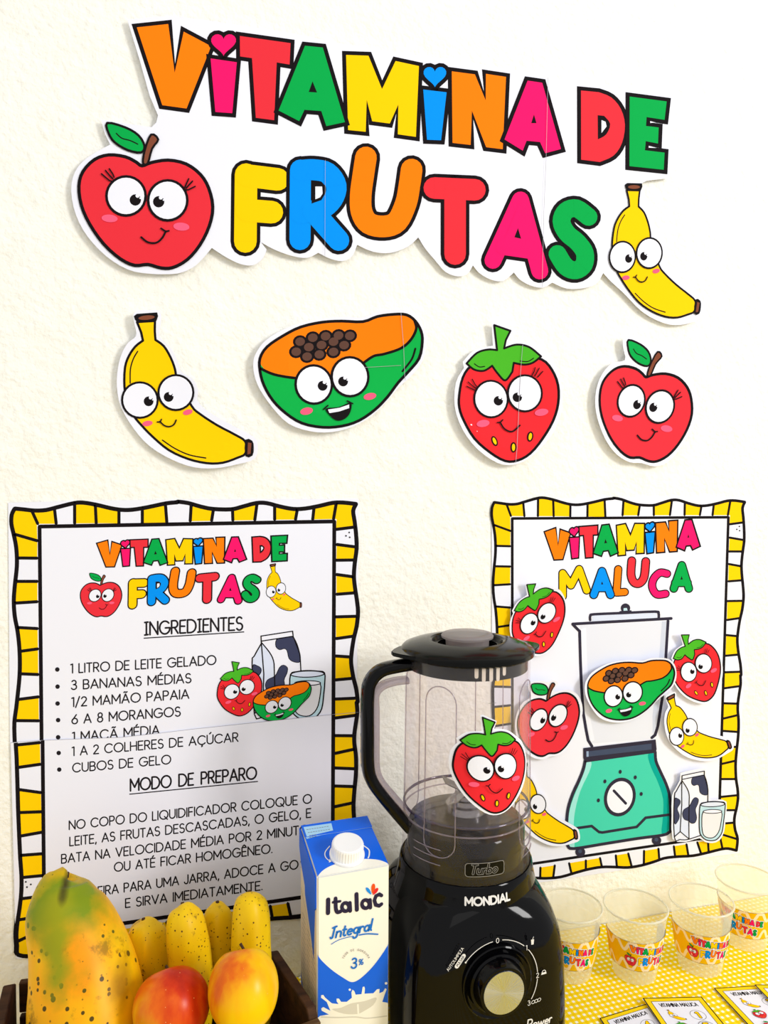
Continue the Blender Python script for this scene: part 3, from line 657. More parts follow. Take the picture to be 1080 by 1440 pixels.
bo += zC(catmull([(563, 995), (530, 1045), (470, 1066), (390, 1068), (322, 1040)], False, 3))+zC(catmull([(322, 1040), (275, 1064), (215, 1052), (168, 1025), (140, 992)], False, 3)[1:])
bo += zB(catmull([(913, 1035), (870, 1068), (820, 1062), (775, 1036), (750, 1006)], False, 3))+zB(catmull([(750, 1006), (728, 1040), (690, 1050), (640, 1032), (598, 985), (560, 940), (532, 895)], False, 3)[1:])+zB(catmull([(532, 895), (490, 932), (420, 957), (350, 952), (288, 925)], False, 3)[1:])
bo += zB(catmull([(288, 925), (268, 970), (230, 990), (180, 980), (133, 957)], False, 3)[1:])+zB(catmull([(133, 957), (90, 977), (30, 970), (-40, 945), (-95, 915)], False, 3)[1:])
bo += zA(catmull([(888, 1014), (868, 1062), (828, 1092), (775, 1088), (715, 1060), (653, 1020)], False, 3)[1:])+zA(catmull([(653, 1020), (590, 1090), (530, 1122), (470, 1130), (380, 1127), (300, 1110), (210, 1055), (130, 970), (82, 880), (62, 780), (78, 700), (130, 640), (226, 585)], False, 3)[1:])
bo += zA([(204, 540), (188, 480), (300, 498), (400, 512), (420, 492), (427, 462), (392, 380), (350, 230)])
bo = dedupe(bo)
banb = wall_plane(.003, lambda q: .003+.0025*math.sin(q.x*9+.6)*max(0, min(1, (1.08-q.z)/.5))**2)
paper('paper_backing', bo, banb, .0003, t, grid=10)
z = build_fig(vitamina()+de()+frutas(), banb, t, 2, grid=10, zs=.00008)
z = build_fig(ART['apple'], banb, t, 10, grid=10, zs=.00008)
z = build_fig(ART['banana'], banb, t, 10, grid=10, zs=.00008, T=affine(LM['banana'], [(873.2, 362.6), (910.2, 357.3), (977.8, 432.8)]))
se = [Part('paper_seam').stroke('seam', zC([(297, 75), (288, 460), (278, 700), (270, 1062)]), .5), Part('paper_seam').stroke('seam', zB([(160, 590), (158, 975)]), .45)]
build_fig(se, banb, t, 24, grid=10, zs=.00008)

# ------------------------------------------------------------------ fruit cut-outs on the wall
def cutout(kind, name, label, dst, surf, grid=9, group=None, extra=None, zs=.00008, cat='paper cutout'):
    T = affine(LM[kind], dst); out = [T(*p) for p in CUT[kind]]
    cx = sum(p[0] for p in out)/len(out); cy = sum(p[1] for p in out)/len(out)
    t = thing(name, label, cat, surf(cx, cy), group)
    paper('paper_backing', out, surf, .0003, t, grid=grid)
    z = build_fig(ART[kind], surf, t, 2, grid, zs, T=T)
    if extra: build_fig(extra, surf, t, z, grid, zs)
    return t
def curl(px, py, base, amp, off):
    q = wall_plane(off)(px, py); return wall_plane(off, lambda p: base+amp*min(1.6, ((p.x-q.x)**2+(p.z-q.z)**2)/.004))
cutout('banana', 'paper_banana', 'large paper banana face with round eyes stuck alone below the banner apple', LM['banana'], curl(235, 560, 0, .0035, .0035))
cutout('papaya', 'paper_papaya', 'large paper papaya half with eyes and open smile on bare wall', LM['papaya'], curl(500, 500, 0, .003, .0035), extra=[Part('paper_seam').stroke('seam', Z(340, 420, 4)([(888, 85), (905, 270), (912, 460)]), .6), Part('paper_seam').stroke('seam', Z(340, 420, 4)([(690, 388), (890, 378)]), .5)])
cutout('straw', 'paper_strawberry', 'large paper strawberry face on bare wall between papaya and apple cutouts', LM['straw'], curl(725, 540, 0, .003, .0035), extra=[Part('paper_seam').stroke('seam', Z(620, 440, 2.842)([(322, 130), (306, 420), (290, 600)]), .6)])
cutout('apple', 'paper_apple', 'large paper apple face on bare wall right of the strawberry cutout', [(886.7, 563.9), (927.2, 572), (896.5, 644.8)], curl(915, 570, 0, .003, .0035))

# ------------------------------------------------------------------ posters
QL = [(51.9, 737), (473.2, 730), (470.5, 1257.5), (57.5, 1318)]
QR = [(717.6, 726), (1026.6, 724.5), (1012.5, 1178), (718, 1222)]
UNIT = [(0, 0), (1, 0), (1, 1), (0, 1)]
UL, UR = homog(QL, UNIT), homog(QR, UNIT); PL, PR = homog(UNIT, QL), homog(UNIT, QR)
def U(f, z, pts): return [f(*p) for p in z(pts)]
z7, z8, z5 = Z(0, 690, 3.857), Z(250, 690, 4), Z(430, 1000, 8)
zr1, zr2, zb, z4 = Z(980, 690, 5.333), Z(980, 950, 5.333), Z(730, 1130, 3.273), Z(0, 1030, 4.235)
top = U(UL, z7, [(80, 97), (130, 102), (190, 108), (250, 105), (310, 90), (400, 68), (450, 65), (520, 76), (600, 95), (660, 104), (720, 103), (800, 90), (900, 69), (960, 63)])+U(UL, z8, [(0, 62), (60, 70), (130, 90), (200, 103), (300, 105), (360, 91), (440, 70), (500, 70), (570, 88), (650, 103), (720, 100), (800, 85), (870, 69), (930, 67), (1003, 75)])
rgt = U(UR, zr1, [(342, 130), (348, 200), (354, 290), (354, 380), (342, 470), (334, 560), (338, 640), (346, 720), (350, 800), (340, 890), (322, 970), (308, 1060), (303, 1130), (312, 1220), (326, 1300), (332, 1380)])+U(UR, zr2, [(326, 0), (328, 60), (318, 130), (308, 200), (306, 260), (312, 330), (312, 400), (308, 470), (298, 560), (291, 640), (290, 700), (294, 780), (305, 850), (308, 920), (298, 990), (284, 1050), (280, 1100), (287, 1160), (305, 1225)])
bot = U(UR, zb, [(1000, 216), (962, 207), (925, 211), (870, 225), (800, 240), (730, 244), (670, 251), (620, 268), (560, 285), (500, 294), (440, 292), (380, 292), (320, 302), (260, 318), (190, 338), (120, 344), (60, 342), (0, 350), (-40, 362), (-70, 372)])
lft = U(UL, z4, [(103, 1322), (96, 1270), (92, 1200), (98, 1130), (110, 1050), (121, 950), (122, 850), (115, 750), (108, 600), (102, 450), (98, 300), (93, 150), (88, 60)])+U(UL, z7, [(78, 1260), (88, 1180), (97, 1100), (105, 1020), (108, 940), (105, 850), (95, 760), (80, 680), (75, 600), (80, 520), (90, 430), (92, 370), (87, 300), (74, 235), (62, 180), (64, 130)])
def dv(f, z, ls): return [(f(*z([a])[0]), f(*z([b])[0])) for a, b in ls]
dtop = dv(UL, z7, [((205, 180), (172, 108)), ((305, 180), (295, 95)), ((405, 178), (405, 68)), ((522, 177), (517, 76)), ((645, 177), (645, 102)), ((772, 176), (772, 95)), ((905, 175), (897, 70))])+dv(UL, z8, [((70, 172), (76, 72)), ((190, 170), (201, 103)), ((310, 168), (308, 105)), ((433, 166), (446, 70)), ((545, 164), (545, 80)), ((662, 163), (673, 103)), ((759, 162), (767, 90)), ((876, 160), (892, 68))])
drgt = dv(UR, zr1, [((245, 252), (348, 238)), ((245, 352), (350, 370)), ((240, 456), (342, 456)), ((238, 550), (332, 567)), ((235, 680), (338, 672)), ((228, 828), (346, 826)), ((225, 970), (324, 955)), ((220, 1083), (303, 1091)), ((215, 1238), (313, 1229)), ((210, 1362), (328, 1358))])+dv(UR, zr2, [((206, 95), (322, 79)), ((203, 208), (308, 211)), ((200, 322), (308, 296)), ((196, 415), (312, 423)), ((190, 530), (302, 536)), ((188, 662), (292, 638)), ((185, 776), (292, 776)), ((180, 910), (306, 897)), ((176, 1010), (292, 1009)), ((172, 1112), (280, 1103)), ((170, 1186), (300, 1226))])
dbot = dv(UR, zb, [((926, 160), (936, 208)), ((869, 170), (872, 222)), ((820, 178), (838, 232)), ((770, 187), (779, 240)), ((712, 196), (718, 244)), ((641, 207), (645, 258)), ((575, 217), (574, 280)), ((502, 229), (518, 290)), ((445, 238), (450, 291)), ((372, 250), (381, 292)), ((307, 261), (307, 304)), ((230, 274), (241, 322)), ((164, 284), (157, 338)), ((98, 294), (97, 342)), ((32, 304), (30, 344)), ((-30, 314), (-48, 364))])
dlft = dv(UL, z7, [((203, 272), (72, 234)), ((202, 366), (92, 365)), ((203, 492), (84, 492)), ((203, 602), (76, 610)), ((204, 748), (92, 742)), ((206, 858), (105, 872)), ((208, 997), (107, 993)), ((210, 1118), (95, 1133)), ((211, 1248), (80, 1247))])+dv(UL, z4, [((232, 58), (88, 73)), ((235, 187), (95, 207)), ((238, 356), (100, 337)), ((240, 470), (103, 475)), ((243, 592), (108, 616)), ((246, 720), (113, 730)), ((246, 850), (122, 862)), ((248, 972), (121, 988)), ((250, 1090), (103, 1114)), ((252, 1170), (94, 1244))])
def nearest(path, p): return min(range(len(path)), key=lambda i: math.dist(path[i], p))
def frame_parts(Pf, holeprint=True):
    """wavy yellow and white border in the unit square of the inner frame, mapped by Pf"""
    parts = []; S = {'t': catmull(top, False, 3), 'r': catmull([top[-1]]+rgt+[bot[0]], False, 3), 'b': catmull(bot, False, 3), 'l': catmull([bot[-1]]+lft+[top[0]], False, 3)}
    ring = S['t']+S['r'][1:]+S['b'][1:]+S['l'][1:-1]
    sides = [('t', dtop, 'YWYYWYWYWYWYWY'), ('r', drgt, 'WYWYWYWYWYWYYWYYWYWY'), ('b', dbot, 'YYWYWYWYWYYWYWY'), ('l', dlft[::-1], 'YYWYWYYWYWYWYYWYWY'[::1])]
    # left side colours listed bottom to top
    lc = ['Y', 'Y', 'W', 'Y', 'W', 'Y', 'Y', 'W', 'Y', 'W', 'Y', 'W', 'Y', 'Y', 'W', 'Y', 'W', 'Y']
    sides[3] = ('l', dlft[::-1], lc)
    fullin = []
    for key, ds, cols in sides:
        for i in range(len(ds)-1):
            if cols[i % len(cols)] != 'Y' : continue
            (a, b), (c, d) = ds[i], ds[i+1]; pth = S[key]; i0, i1 = nearest(pth, b), nearest(pth, d); lo, hi = min(i0, i1), max(i0, i1)
            mid = pth[lo+1:hi]; mid = mid if i0 < i1 else mid[::-1]
            parts.append(Part('border_patch').fill('yellow', [Pf(*q) for q in [a, b]+mid+[d, c]]))
    for (a, b), corner, (c, d), inner in ((dtop[-1], top[-1], drgt[0], (1, 0)), (drgt[-1], bot[0], dbot[0], (1, 1)), (dbot[-1], bot[-1], dlft[-1], (0, 1)), (dlft[0], top[0], dtop[0], (0, 0))):
        r = ring; n = len(r); i0, i1 = nearest(r, b), nearest(r, d)
        k = i0; mid = []
        while k != i1: k = (k+1) % n; mid.append(r[k])
        parts.append(Part('border_patch').fill('yellow', [Pf(*q) for q in [inner, a, b]+mid[:-1]+[d, c]]))
    return parts, [Pf(*q) for q in ring], [[Pf(*a), Pf(*b)] for ds in (dtop, drgt, dbot, dlft) for a, b in ds]
def poster_frame(Pf, w1, w2, w3):
    parts, ring, divs = frame_parts(Pf)
    ln = Part('border_lines'); rb = []
    for d in divs: rb += ribbon(d, w3, capn=2)
    ln.fills('black', rb+ribbon(ring, w1, True, capn=3)+ribbon([Pf(.008, .006), Pf(.992, .006), Pf(.992, .994), Pf(.008, .994)], w2, True, capn=3))
    return parts+[ln]
def dots3(f, z, pts, r): return Part('dot_print').fills('ink', [disc(x, y, r, n=8) for x, y in z(pts)])
LW = wall_plane(.0012)
pl = thing('recipe_poster', 'white recipe poster with yellow block border and ingredient list behind the fruit', 'poster', LW(260, 1000))
seamL = [(15, 1044.4), (58, 1041.2), (120, 1038.8), (170, 1037), (225, 1031), (270, 1025.5), (468, 1004.8), (508, 1001.4)]
seam0 = [(10.0, 1043.5), (58, 1041.3), (260, 1022.5), (468, 1004.5), (508, 1001)]
paper('upper_sheet', [(11.5, 707), (120, 704), (260, 702.5), (400, 701.5), (504, 702), (503.5, 850), (501, 1012), (260, 1036), (14, 1055)], LW, .0003, pl)
upper = poster_frame(PL, 5.9, 5.4, 4.5)
build_fig(upper, LW, pl, 1, zs=.00004)
ti = vitamina()+de()
Tt = homog([(193.3, 41), (934.8, 144.8), (930.7, 239.6), (228.3, 149.3)], [(137.2, 764.4), (403, 753.8), (402.5, 787.5), (149.5, 796.3)])
z = build_fig(ti, LW, pl, 4, T=Tt, zs=.00004)
Tf = homog([(330, 232.7), (838.5, 297.4), (807.4, 393.7), (345, 358)], [(181.5, 815.7), (366.3, 812), (353.8, 846.5), (186.5, 856)])
z = build_fig(frutas(), LW, pl, 4, T=Tf, zs=.00004)
build_fig(ART['apple'], LW, pl, 4, zs=.00002, T=affine(LM['apple'], [(133.5, 837.3), (151.7, 836.9), (142.1, 866.8)]))
build_fig(ART['banana'], LW, pl, 4, zs=.00002, T=affine(LM['banana'], [(381.3, 832), (395, 827.5), (423, 850.8)]))
z = 4
lines = [("1 LITRO DE LEITE GELADO", (99.5, 946.5), (303.5, 934.2)), ("3 BANANAS MÉDIAS", (100.5, 969.6), (268.5, 959.7)), ("1/2 MAMÃO PAPAIA", (101, 993.7), (265.4, 982.0)), ("6 A 8 MORANGOS", (101.3, 1018), (253.5, 1006.6)), ("1 MAÇÃ MÉDIA", (102, 1042.5), (224, 1032.6))]
for s, a, b in lines: build_part(text_part('text_line', s, a, b, 12.6, 1.85), LW, 4, pl, zs=.00004)
def hd(s, a, b, cap): 
    p = text_part('heading', s, a, b, cap, 2.5, over=HAND, gap=.17, space=.62); return p
p = hd("INGREDIENTES", (203.5, 893), (341, 885.5), 18); p.stroke('ink', [(202.7, 897.4), (342.8, 888.6)], 1.5); build_part(p, LW, 4, pl, zs=.00004)
bul = Part('bullets').fills('ink', [disc(60+x/2.571, 850+y/2.571, 3.2, n=12) for x, y in ((53, 235), (54, 297), (54, 358), (56, 418), (56, 480))]); build_part(bul, LW, 4, pl, zs=.00004)

# milk carton and glass drawing (shared)
def milk_art():
    c = Part('carton_print'); 
    c.fill('cream_print' if False else 'paper', [(265, 190), (575, 130), (578, 190), (605, 250), (635, 400), (637, 1000), (520, 1030), (380, 1065), (340, 1078), (250, 1075), (165, 1045), (165, 480), (190, 420), (265, 270)])
    c.fill('side_lilac', [(268, 260), (190, 420), (165, 480), (165, 1035), (250, 1075), (340, 1075), (378, 1060), (378, 470), (345, 375)])
    c.fill('jar_grey', [(165, 1035), (250, 968), (362, 1062), (340, 1078), (250, 1075)])
    sp = [catmull([(415, 225), (490, 205), (570, 190), (600, 270), (632, 380), (632, 462), (575, 465), (528, 430), (512, 345), (485, 322), (440, 335), (405, 300)], True, 3),
          catmull([(385, 620), (430, 530), (470, 502), (508, 530), (500, 590), (468, 670), (485, 780), (460, 848), (410, 858), (370, 825), (310, 800), (285, 730), (310, 665)], True, 3),
          catmull([(168, 530), (215, 515), (250, 545), (245, 590), (208, 655), (240, 740), (225, 810), (168, 850)], True, 3)]
    for s in sp: c.fill('cow_spot', s).stroke('black', s, 7, True)
    for q in ([(265, 190), (575, 130), (578, 190)]+catmull([(578, 190), (610, 270), (632, 370), (637, 470), (637, 1000)], False, 3), [(265, 190), (265, 270)]+catmull([(265, 270), (190, 410), (166, 490), (165, 1045), (240, 1075), (345, 1078), (440, 1052), (525, 1025), (637, 990)], False, 3), [(265, 245), (575, 185)], [(265, 262), (275, 600), (250, 965)], catmull([(268, 262), (340, 365), (376, 460), (378, 600), (372, 1065)], False, 3), [(165, 1035), (250, 968), (362, 1062)]): c.stroke('black', q, 12)
    g = Part('glass_print'); go = catmull([(535, 602), (600, 570), (700, 556), (800, 560), (866, 577), (862, 700), (850, 800), (822, 970), (760, 1062), (690, 1090), (600, 1078), (540, 1022), (520, 950), (520, 780)], True, 3)
    g.fill('glass_blue', go).stroke('black', go, 13, True)
    rim = disc(700, 594, 162, 34, -3, 24); g.fill('side_lilac', rim).stroke('black', rim, 11, True)
    mk = catmull([(572, 700), (690, 712), (818, 690), (808, 850), (772, 975), (700, 1048), (610, 1045), (562, 990), (552, 850)], True, 3); g.fill('milk_grey', mk).stroke('black', mk, 11, True)
    tp = disc(697, 692, 126, 26, -2, 24); g.fill('paper', tp).stroke('black', tp, 10, True)
    return xf([c, g], Z(930, 1070, 9.818))
MILK = milk_art(); MS = Z(930, 1070, 9.818)([(265, 190), (575, 130), (650, 1090)])
build_fig(MILK, LW, pl, 4, zs=.00002, T=affine(MS, Z(280, 870, 5.4)([(470, 132), (710, 95), (800, 765)])))
build_fig(ART['straw'], LW, pl, 26, zs=.00002, T=affine(LM['straw'], [(325.9, 972.4), (347.2, 965.9), (337.8, 1006.2)]))
build_fig(ART['papaya'], LW, pl, 42, zs=.00002, T=affine(LM['papaya'], [(381.9, 993.7), (436.5, 970.9), (384.5, 1013.3)]))
# lower sheet overlaps the upper one and cuts the fifth ingredient line
LS = wall_plane(.0024)
drop = [(58.5, 1041.4), (468.5, 1005.0)]
low = seamL+[(500.5, 1010), (497, 1275), (400, 1288), (250, 1312), (120, 1335), (26, 1349), (22.5, 1347)]
# border of the lower sheet: same drawing, clipped at the seam by simply keeping what lies under it
def clip_below(part, f):
    """keep the part of every polygon for which f(x, y) > 0"""
    q = Part(part.name, part.label)
    for m, pols in part.el:
        np_ = []
        for pol in pols:
            for l in pol[:1]:
                out = []; n = len(l)
                for i in range(n):
                    a, b = l[i], l[(i+1) % n]; fa, fb = f(*a), f(*b)
                    if fa > 0: out.append(a)
                    if (fa > 0) != (fb > 0): k = fa/(fa-fb); out.append((a[0]+(b[0]-a[0])*k, a[1]+(b[1]-a[1])*k))
                if len(out) > 2: np_.append([out])
        if np_: q.el.append((m, np_))
    q.sub = part.sub; return q
below = lambda x, y: y-(1046.4-(x)*.0888)
for q in poster_frame(PL, 5.9, 5.4, 4.5):
    q = clip_below(q.mapped(lambda x, y: (x+1.4*(x < 200), y+.5)), below)
    if q.el: build_part(q, LS, 1 if q.name == 'border_patch' else 3, pl, zs=.00004)
paper('lower_sheet', low, LS, .0003, pl)
build_part(Part('paper_seam').stroke('seam', seamL, .6), LS, 1, pl, zs=.00004)
lines = [("1 A 2 COLHERES DE AÇÚCAR", (101.5, 1062.8), (334.6, 1042.5)), ("CUBOS DE GELO", (102.3, 1086), (240, 1073.8)),
         ("NO COPO DO LIQUIDIFICADOR COLOQUE O", (97.4, 1166.6), (438, 1129)), ("LEITE, AS FRUTAS DESCASCADAS, O GELO, E", (98.2, 1189.5), (437, 1149.2)),
         ("BATA NA VELOCIDADE MÉDIA POR 2 MINUTOS", (86.6, 1214), (443, 1171)), ("OU ATÉ FICAR HOMOGÊNEO.", (160.9, 1225.7), (382.5, 1199.2)),
         ("TRANS", (88, 1265.3), (134.5, 1260.0)), ("FIRA PARA UMA JARRA, ADOCE A GO", (138, 1259.4), (419, 1221.5)), ("STO", (423, 1220.9), (451, 1217)), ("E SIRVA IMEDIATAMENTE.", (176.6, 1276.3), (368.6, 1251.2))]
for s, a, b in lines: build_part(text_part('text_line', s, a, b, 12.2, 1.85), LS, 1, pl, zs=.00004)
p = hd("MODO DE PREPARO", (183.5, 1112.3), (360.5, 1095), 16.5); p.stroke('ink', [(182.5, 1116.8), (362.2, 1098.9)], 1.5); build_part(p, LS, 1, pl, zs=.00004)
build_part(Part('bullets').fills('ink', [disc(60+x/2.571, 850+y/2.571, 3.2, n=12) for x, y in ((58, 537), (60, 597))]), LS, 1, pl, zs=.00004)
build_part(dots3(None, z8, [(964, 235), (946, 254), (967, 262)], 1.2), LW, 9, pl, zs=.00004)
build_part(dots3(None, z4, [(154, 889), (161, 920), (184, 904)], 1.3), LS, 9, pl, zs=.00004)

# right poster with the printed blender
RW = wall_plane(.0012)
pr_ = thing('game_poster', 'white VITAMINA MALUCA poster with yellow block border and printed green blender', 'poster', RW(870, 960))
paper('paper_sheet', [(691.5, 706), (760, 702), (870, 699), (1000, 698), (1052, 700), (1049, 850), (1044, 1000), (1040, 1130), (1039.5, 1200), (960, 1210), (860, 1226), (760, 1241), (696, 1250), (692, 1000)], RW, .0003, pr_)
build_fig(poster_frame(PR, 4.0, 3.8, 3.2), RW, pr_, 1, zs=.00004)
build_fig(vitamina(), RW, pr_, 4, zs=.00002, T=homog([(193.3, 41), (760.6, 118.7), (786.7, 210.9), (228.3, 149.3)], [(766.6, 748.3), (972, 731.8), (983.2, 767.6), (779.6, 786.3)]))
build_fig(maluca(), RW, pr_, 4, zs=.00004)
build_part(dots3(None, zr1, [(318, 268), (299, 290), (320, 300)], 1.1), RW, 5, pr_, zs=.00004)
zj, zk = Z(760, 840, 5.4), Z(780, 1030, 6)
jar = Part('printed_jar').fill('jar_grey', zj([(300, 215), (965, 180), (945, 470), (880, 990), (835, 1075), (372, 1110), (325, 880), (310, 265)])).fill('jar_shade', zj([(922, 183), (955, 181), (935, 470), (880, 980), (852, 1040), (850, 900), (900, 470)])).fill('paper', zj([(305, 240), (345, 230), (355, 500), (375, 900), (410, 1085), (385, 1095), (335, 880), (310, 500)]))
jar.fill('side_lilac', zj([(395, 140), (880, 120), (885, 160), (395, 180)]))
for q in ([(245, 202), (992, 160)], [(245, 205), (297, 258), (303, 480), (312, 700), (325, 880), (345, 1000), (362, 1085), (390, 1130)], [(968, 180), (950, 470), (925, 760), (890, 980), (870, 1045), (845, 1065)]): jar.stroke('navy', zj(q), 4.0)
jar.stroke('navy', zj(catmull([(377, 172), (378, 140), (410, 128), (640, 118), (870, 108), (896, 122), (898, 150)], False, 3)), 3.6)
jar.fill('navy', zj(disc(645, 82, 36, 36))).fill('glass_blue', zj([(630, 82), (655, 80), (662, 105), (630, 108)])).fill('navy', zj([(600, 104), (690, 98), (690, 122), (600, 126)]))
body = catmull([(256, 238), (240, 310), (205, 400), (150, 520), (112, 640), (100, 760), (98, 900), (110, 955), (160, 978), (400, 940), (700, 892), (900, 866), (960, 842), (976, 800), (970, 560), (940, 440), (890, 330), (852, 240), (846, 165)], False, 3)
bs = Part('printed_base').fill('teal', zk(body)).fill('teal_light', zk(catmull([(262, 250), (308, 250), (290, 330), (215, 490), (170, 660), (158, 800), (165, 965), (120, 950), (112, 760), (128, 640), (165, 530), (235, 360)], True, 3)))
bs.fill('teal_dark', zk(catmull([(785, 185), (842, 180), (880, 320), (940, 450), (962, 560), (962, 810), (900, 855), (912, 700), (912, 560), (870, 420), (810, 290)], True, 3))).stroke('navy', zk(body), 4.2)
bs.stroke('navy', zk([(165, 808), (310, 788), (372, 838), (400, 842), (690, 795), (765, 718), (965, 692)]), 3.8)
bs.fill('navy', zk([(240, 130), (850, 58), (858, 140), (850, 170), (255, 252), (240, 215)])).fill('slate', zk([(282, 158), (815, 92), (815, 142), (284, 202)])).fill('slate_light', zk([(265, 158), (283, 156), (284, 202), (266, 204)]))
kn = Part('printed_dial').fill('navy', zk(disc(547, 543, 132, 166, 15, 32))).fill('paper', zk(disc(547, 543, 106, 136, 15, 32))).stroke('navy', zk([(497, 490), (596, 596)]), 3.8)
kn.fills('navy', [zk(disc(x, y, 13, 17, 10, 12)) for x, y in ((550, 330), (677, 377), (421, 411), (727, 517), (366, 571))])
ft = [Part('printed_foot').fill('navy', zk(disc(x, y, r_, r_*.95))).fill('slate', zk(disc(x-2, y-7, 16))) for x, y, r_ in ((215, 1008, 42), (858, 910, 40))]
build_fig([jar]+ft+[bs, kn], RW, pr_, 4, zs=.00004)

# cut-outs on the right poster
def on_r(px, py, amp=.002, base=.0): return curl(px, py, base, amp*3, .0045)
cutout('straw', 'paper_strawberry', 'small paper strawberry at poster upper left, partly behind the blender lid', [(743.3, 876.5), (768, 861.7), (761.5, 917)], on_r(760, 875), grid=6, group='fruit pieces on the game poster')
cutout('straw', 'paper_strawberry', 'small paper strawberry on the right of the printed blender jar', [(967.5, 944.5), (988.2, 932.5), (990.5, 984.5)], on_r(980, 940), grid=6, group='fruit pieces on the game poster')
cutout('apple', 'paper_apple', 'paper apple piece right of the real jar, left of the printed jar', [(756.7, 1011.6), (783.8, 1005.7), (770.8, 1059.5)], on_r(775, 1020), grid=6, group='fruit pieces on the game poster')
cutout('papaya', 'paper_papaya', 'small paper papaya half stuck inside the printed blender jar', [(861.5, 978.5), (942.4, 949.3), (866, 1011)], on_r(885, 970), grid=6, group='fruit pieces on the game poster')
cutout('banana', 'paper_banana', 'small paper banana below the strawberry near the poster right border', [(950.2, 1034.5), (969.2, 1022.2), (1022, 1045.4)], on_r(980, 1030), grid=6, group='fruit pieces on the game poster')
cutout('banana', 'paper_banana', 'small paper banana half hidden behind the real jar, left of printed base', [(734.0, 1137.0), (755.9, 1129.9), (806.7, 1171)], on_r(765, 1140), grid=6, group='fruit pieces on the game poster')
mp_ = on_r(985, 1140, .001)
t = thing('paper_milk_and_glass', 'paper cutout of a cow-spotted milk carton and a glass at poster lower right', 'paper cutout', mp_(985, 1140), 'fruit pieces on the game poster')
paper('paper_backing', Z(930, 1070, 9.818)(catmull([(240, 170), (262, 150), (420, 115), (590, 100), (605, 190), (655, 340), (668, 460), (670, 535), (780, 530), (890, 560), (880, 760), (855, 960), (790, 1085), (690, 1125), (590, 1110), (520, 1062), (380, 1100), (280, 1110), (140, 1065), (132, 760), (132, 480), (170, 390), (238, 260)], True, 2)), mp_, .0003, t, grid=6)
build_fig(MILK, mp_, t, 2, grid=6, zs=.00006)

# ------------------------------------------------------------------ blender
BX, BY = .286, .7145
bl = thing('blender', 'black countertop blender with clear jar and silver dial in front of the wall', 'blender', (BX, BY, 0))
def srect(cx, cy, z, a, b, n, k=56):
    o = []
    for i in range(k):
        t = 2*math.pi*i/k; c, s = math.cos(t), math.sin(t)
        o.append((cx+a*math.copysign(abs(c)**(2/n), c), cy+b*math.copysign(abs(s)**(2/n), s), z))
    return o
prof = [(.000, .083, .082, 5), (.004, .086, .086, 5), (.02, .0875, .088, 5), (.08, .0868, .0868, 5), (.115, .0855, .0855, 4.8), (.140, .0825, .083, 4.4), (.155, .0785, .0795, 3.8), (.166, .0740, .0755, 3.2), (.174, .0700, .0715, 2.6), (.180, .066, .067, 2.2)]
bm = loft_bm([srect(BX, BY, z_, a, b, n) for z_, a, b, n in prof])
body = bm_obj('motor_base', bm, 'gloss_black', bl, True, 60)
# the collar that carries the jar, dipping lower at the front
bm = bmesh.new(); cols = []
for i in range(64):
    a = 2*math.pi*i/64; fr = max(0, -math.sin(a)); zb_ = .164-.012*fr**1.2
    cols.append([bm.verts.new((BX+r_*math.cos(a), BY+r_*math.sin(a), z_)) for r_, z_ in ((.0762, zb_), (.0735, zb_+.01), (.0705, .186), (.0692, .195), (.0680, .1965), (.060, .175))])
for a, b in zip(cols, cols[1:]+cols[:1]):
    for i in range(5): bm.faces.new((a[i], b[i], b[i+1], a[i+1]))
bm_obj('jar_collar', bm, 'gloss_black', bl, True, 50)
# raised front panel outline
fp = lambda x, z_: (BX+x, BY-.0882+.012*abs(x/.09)**3.2-.0005, z_)
# dial, on the front face
KZ, KX = .1135, BX-.001; FY = BY-.0858
def front_disc(profile, cx, cz, y0, n=56):
    bm = bmesh.new(); rings = []
    for r_, d in profile:
        rings.append([bm.verts.new((cx, y0-d, cz))] if r_ < 1e-6 else [bm.verts.new((cx+r_*math.cos(2*math.pi*i/n), y0-d, cz+r_*math.sin(2*math.pi*i/n))) for i in range(n)])
    for a, b in zip(rings, rings[1:]):
        for i in range(n):
            j = (i+1) % n; q = ([a[0]] if len(a) == 1 else [a[i], a[j]]) + ([b[0]] if len(b) == 1 else [b[j], b[i]]); bm.faces.new(q)
    return bm
bm_obj('dial_recess', front_disc([(.0355, -.003), (.0352, .0012), (.034, .002), (.0328, .0012), (.031, .0002), (0, .0002)], KX, KZ, FY), 'gloss_black', bl, True, 40)
kb = bm_obj('dial_knob', front_disc([(.0285, .0003), (.0283, .003), (.0262, .0042), (.0240, .013), (.0232, .0148), (.0218, .0152), (.0205, .0148), (0, .0148)], KX, KZ, FY), 'gloss_black', bl, True, 40)
bm = front_disc([(.0204, .0149), (.0202, .0158), (0, .0158)], 0, 0, 0)
for v in bm.verts: v.co = Vector((v.co.x, v.co.z, -v.co.y))          # built facing +z, then turned so its own z is the dial axis
me = bpy.data.meshes.new('dial_face'); bm.to_mesh(me); bm.free(); dfc = link('dial_face', me, kb, ['silver']); dfc.rotation_euler = (R(90), 0, 0); dfc.location = Vector((KX, FY, KZ))-Vector((BX, BY, 0)); dfc['label'] = 'brushed silver round dial face'
bm_obj('dial_pointer', box_bm(KX-.003, KX+.003, FY-.014, FY-.003, KZ+.02, KZ+.027, .001), 'gloss_black', kb)
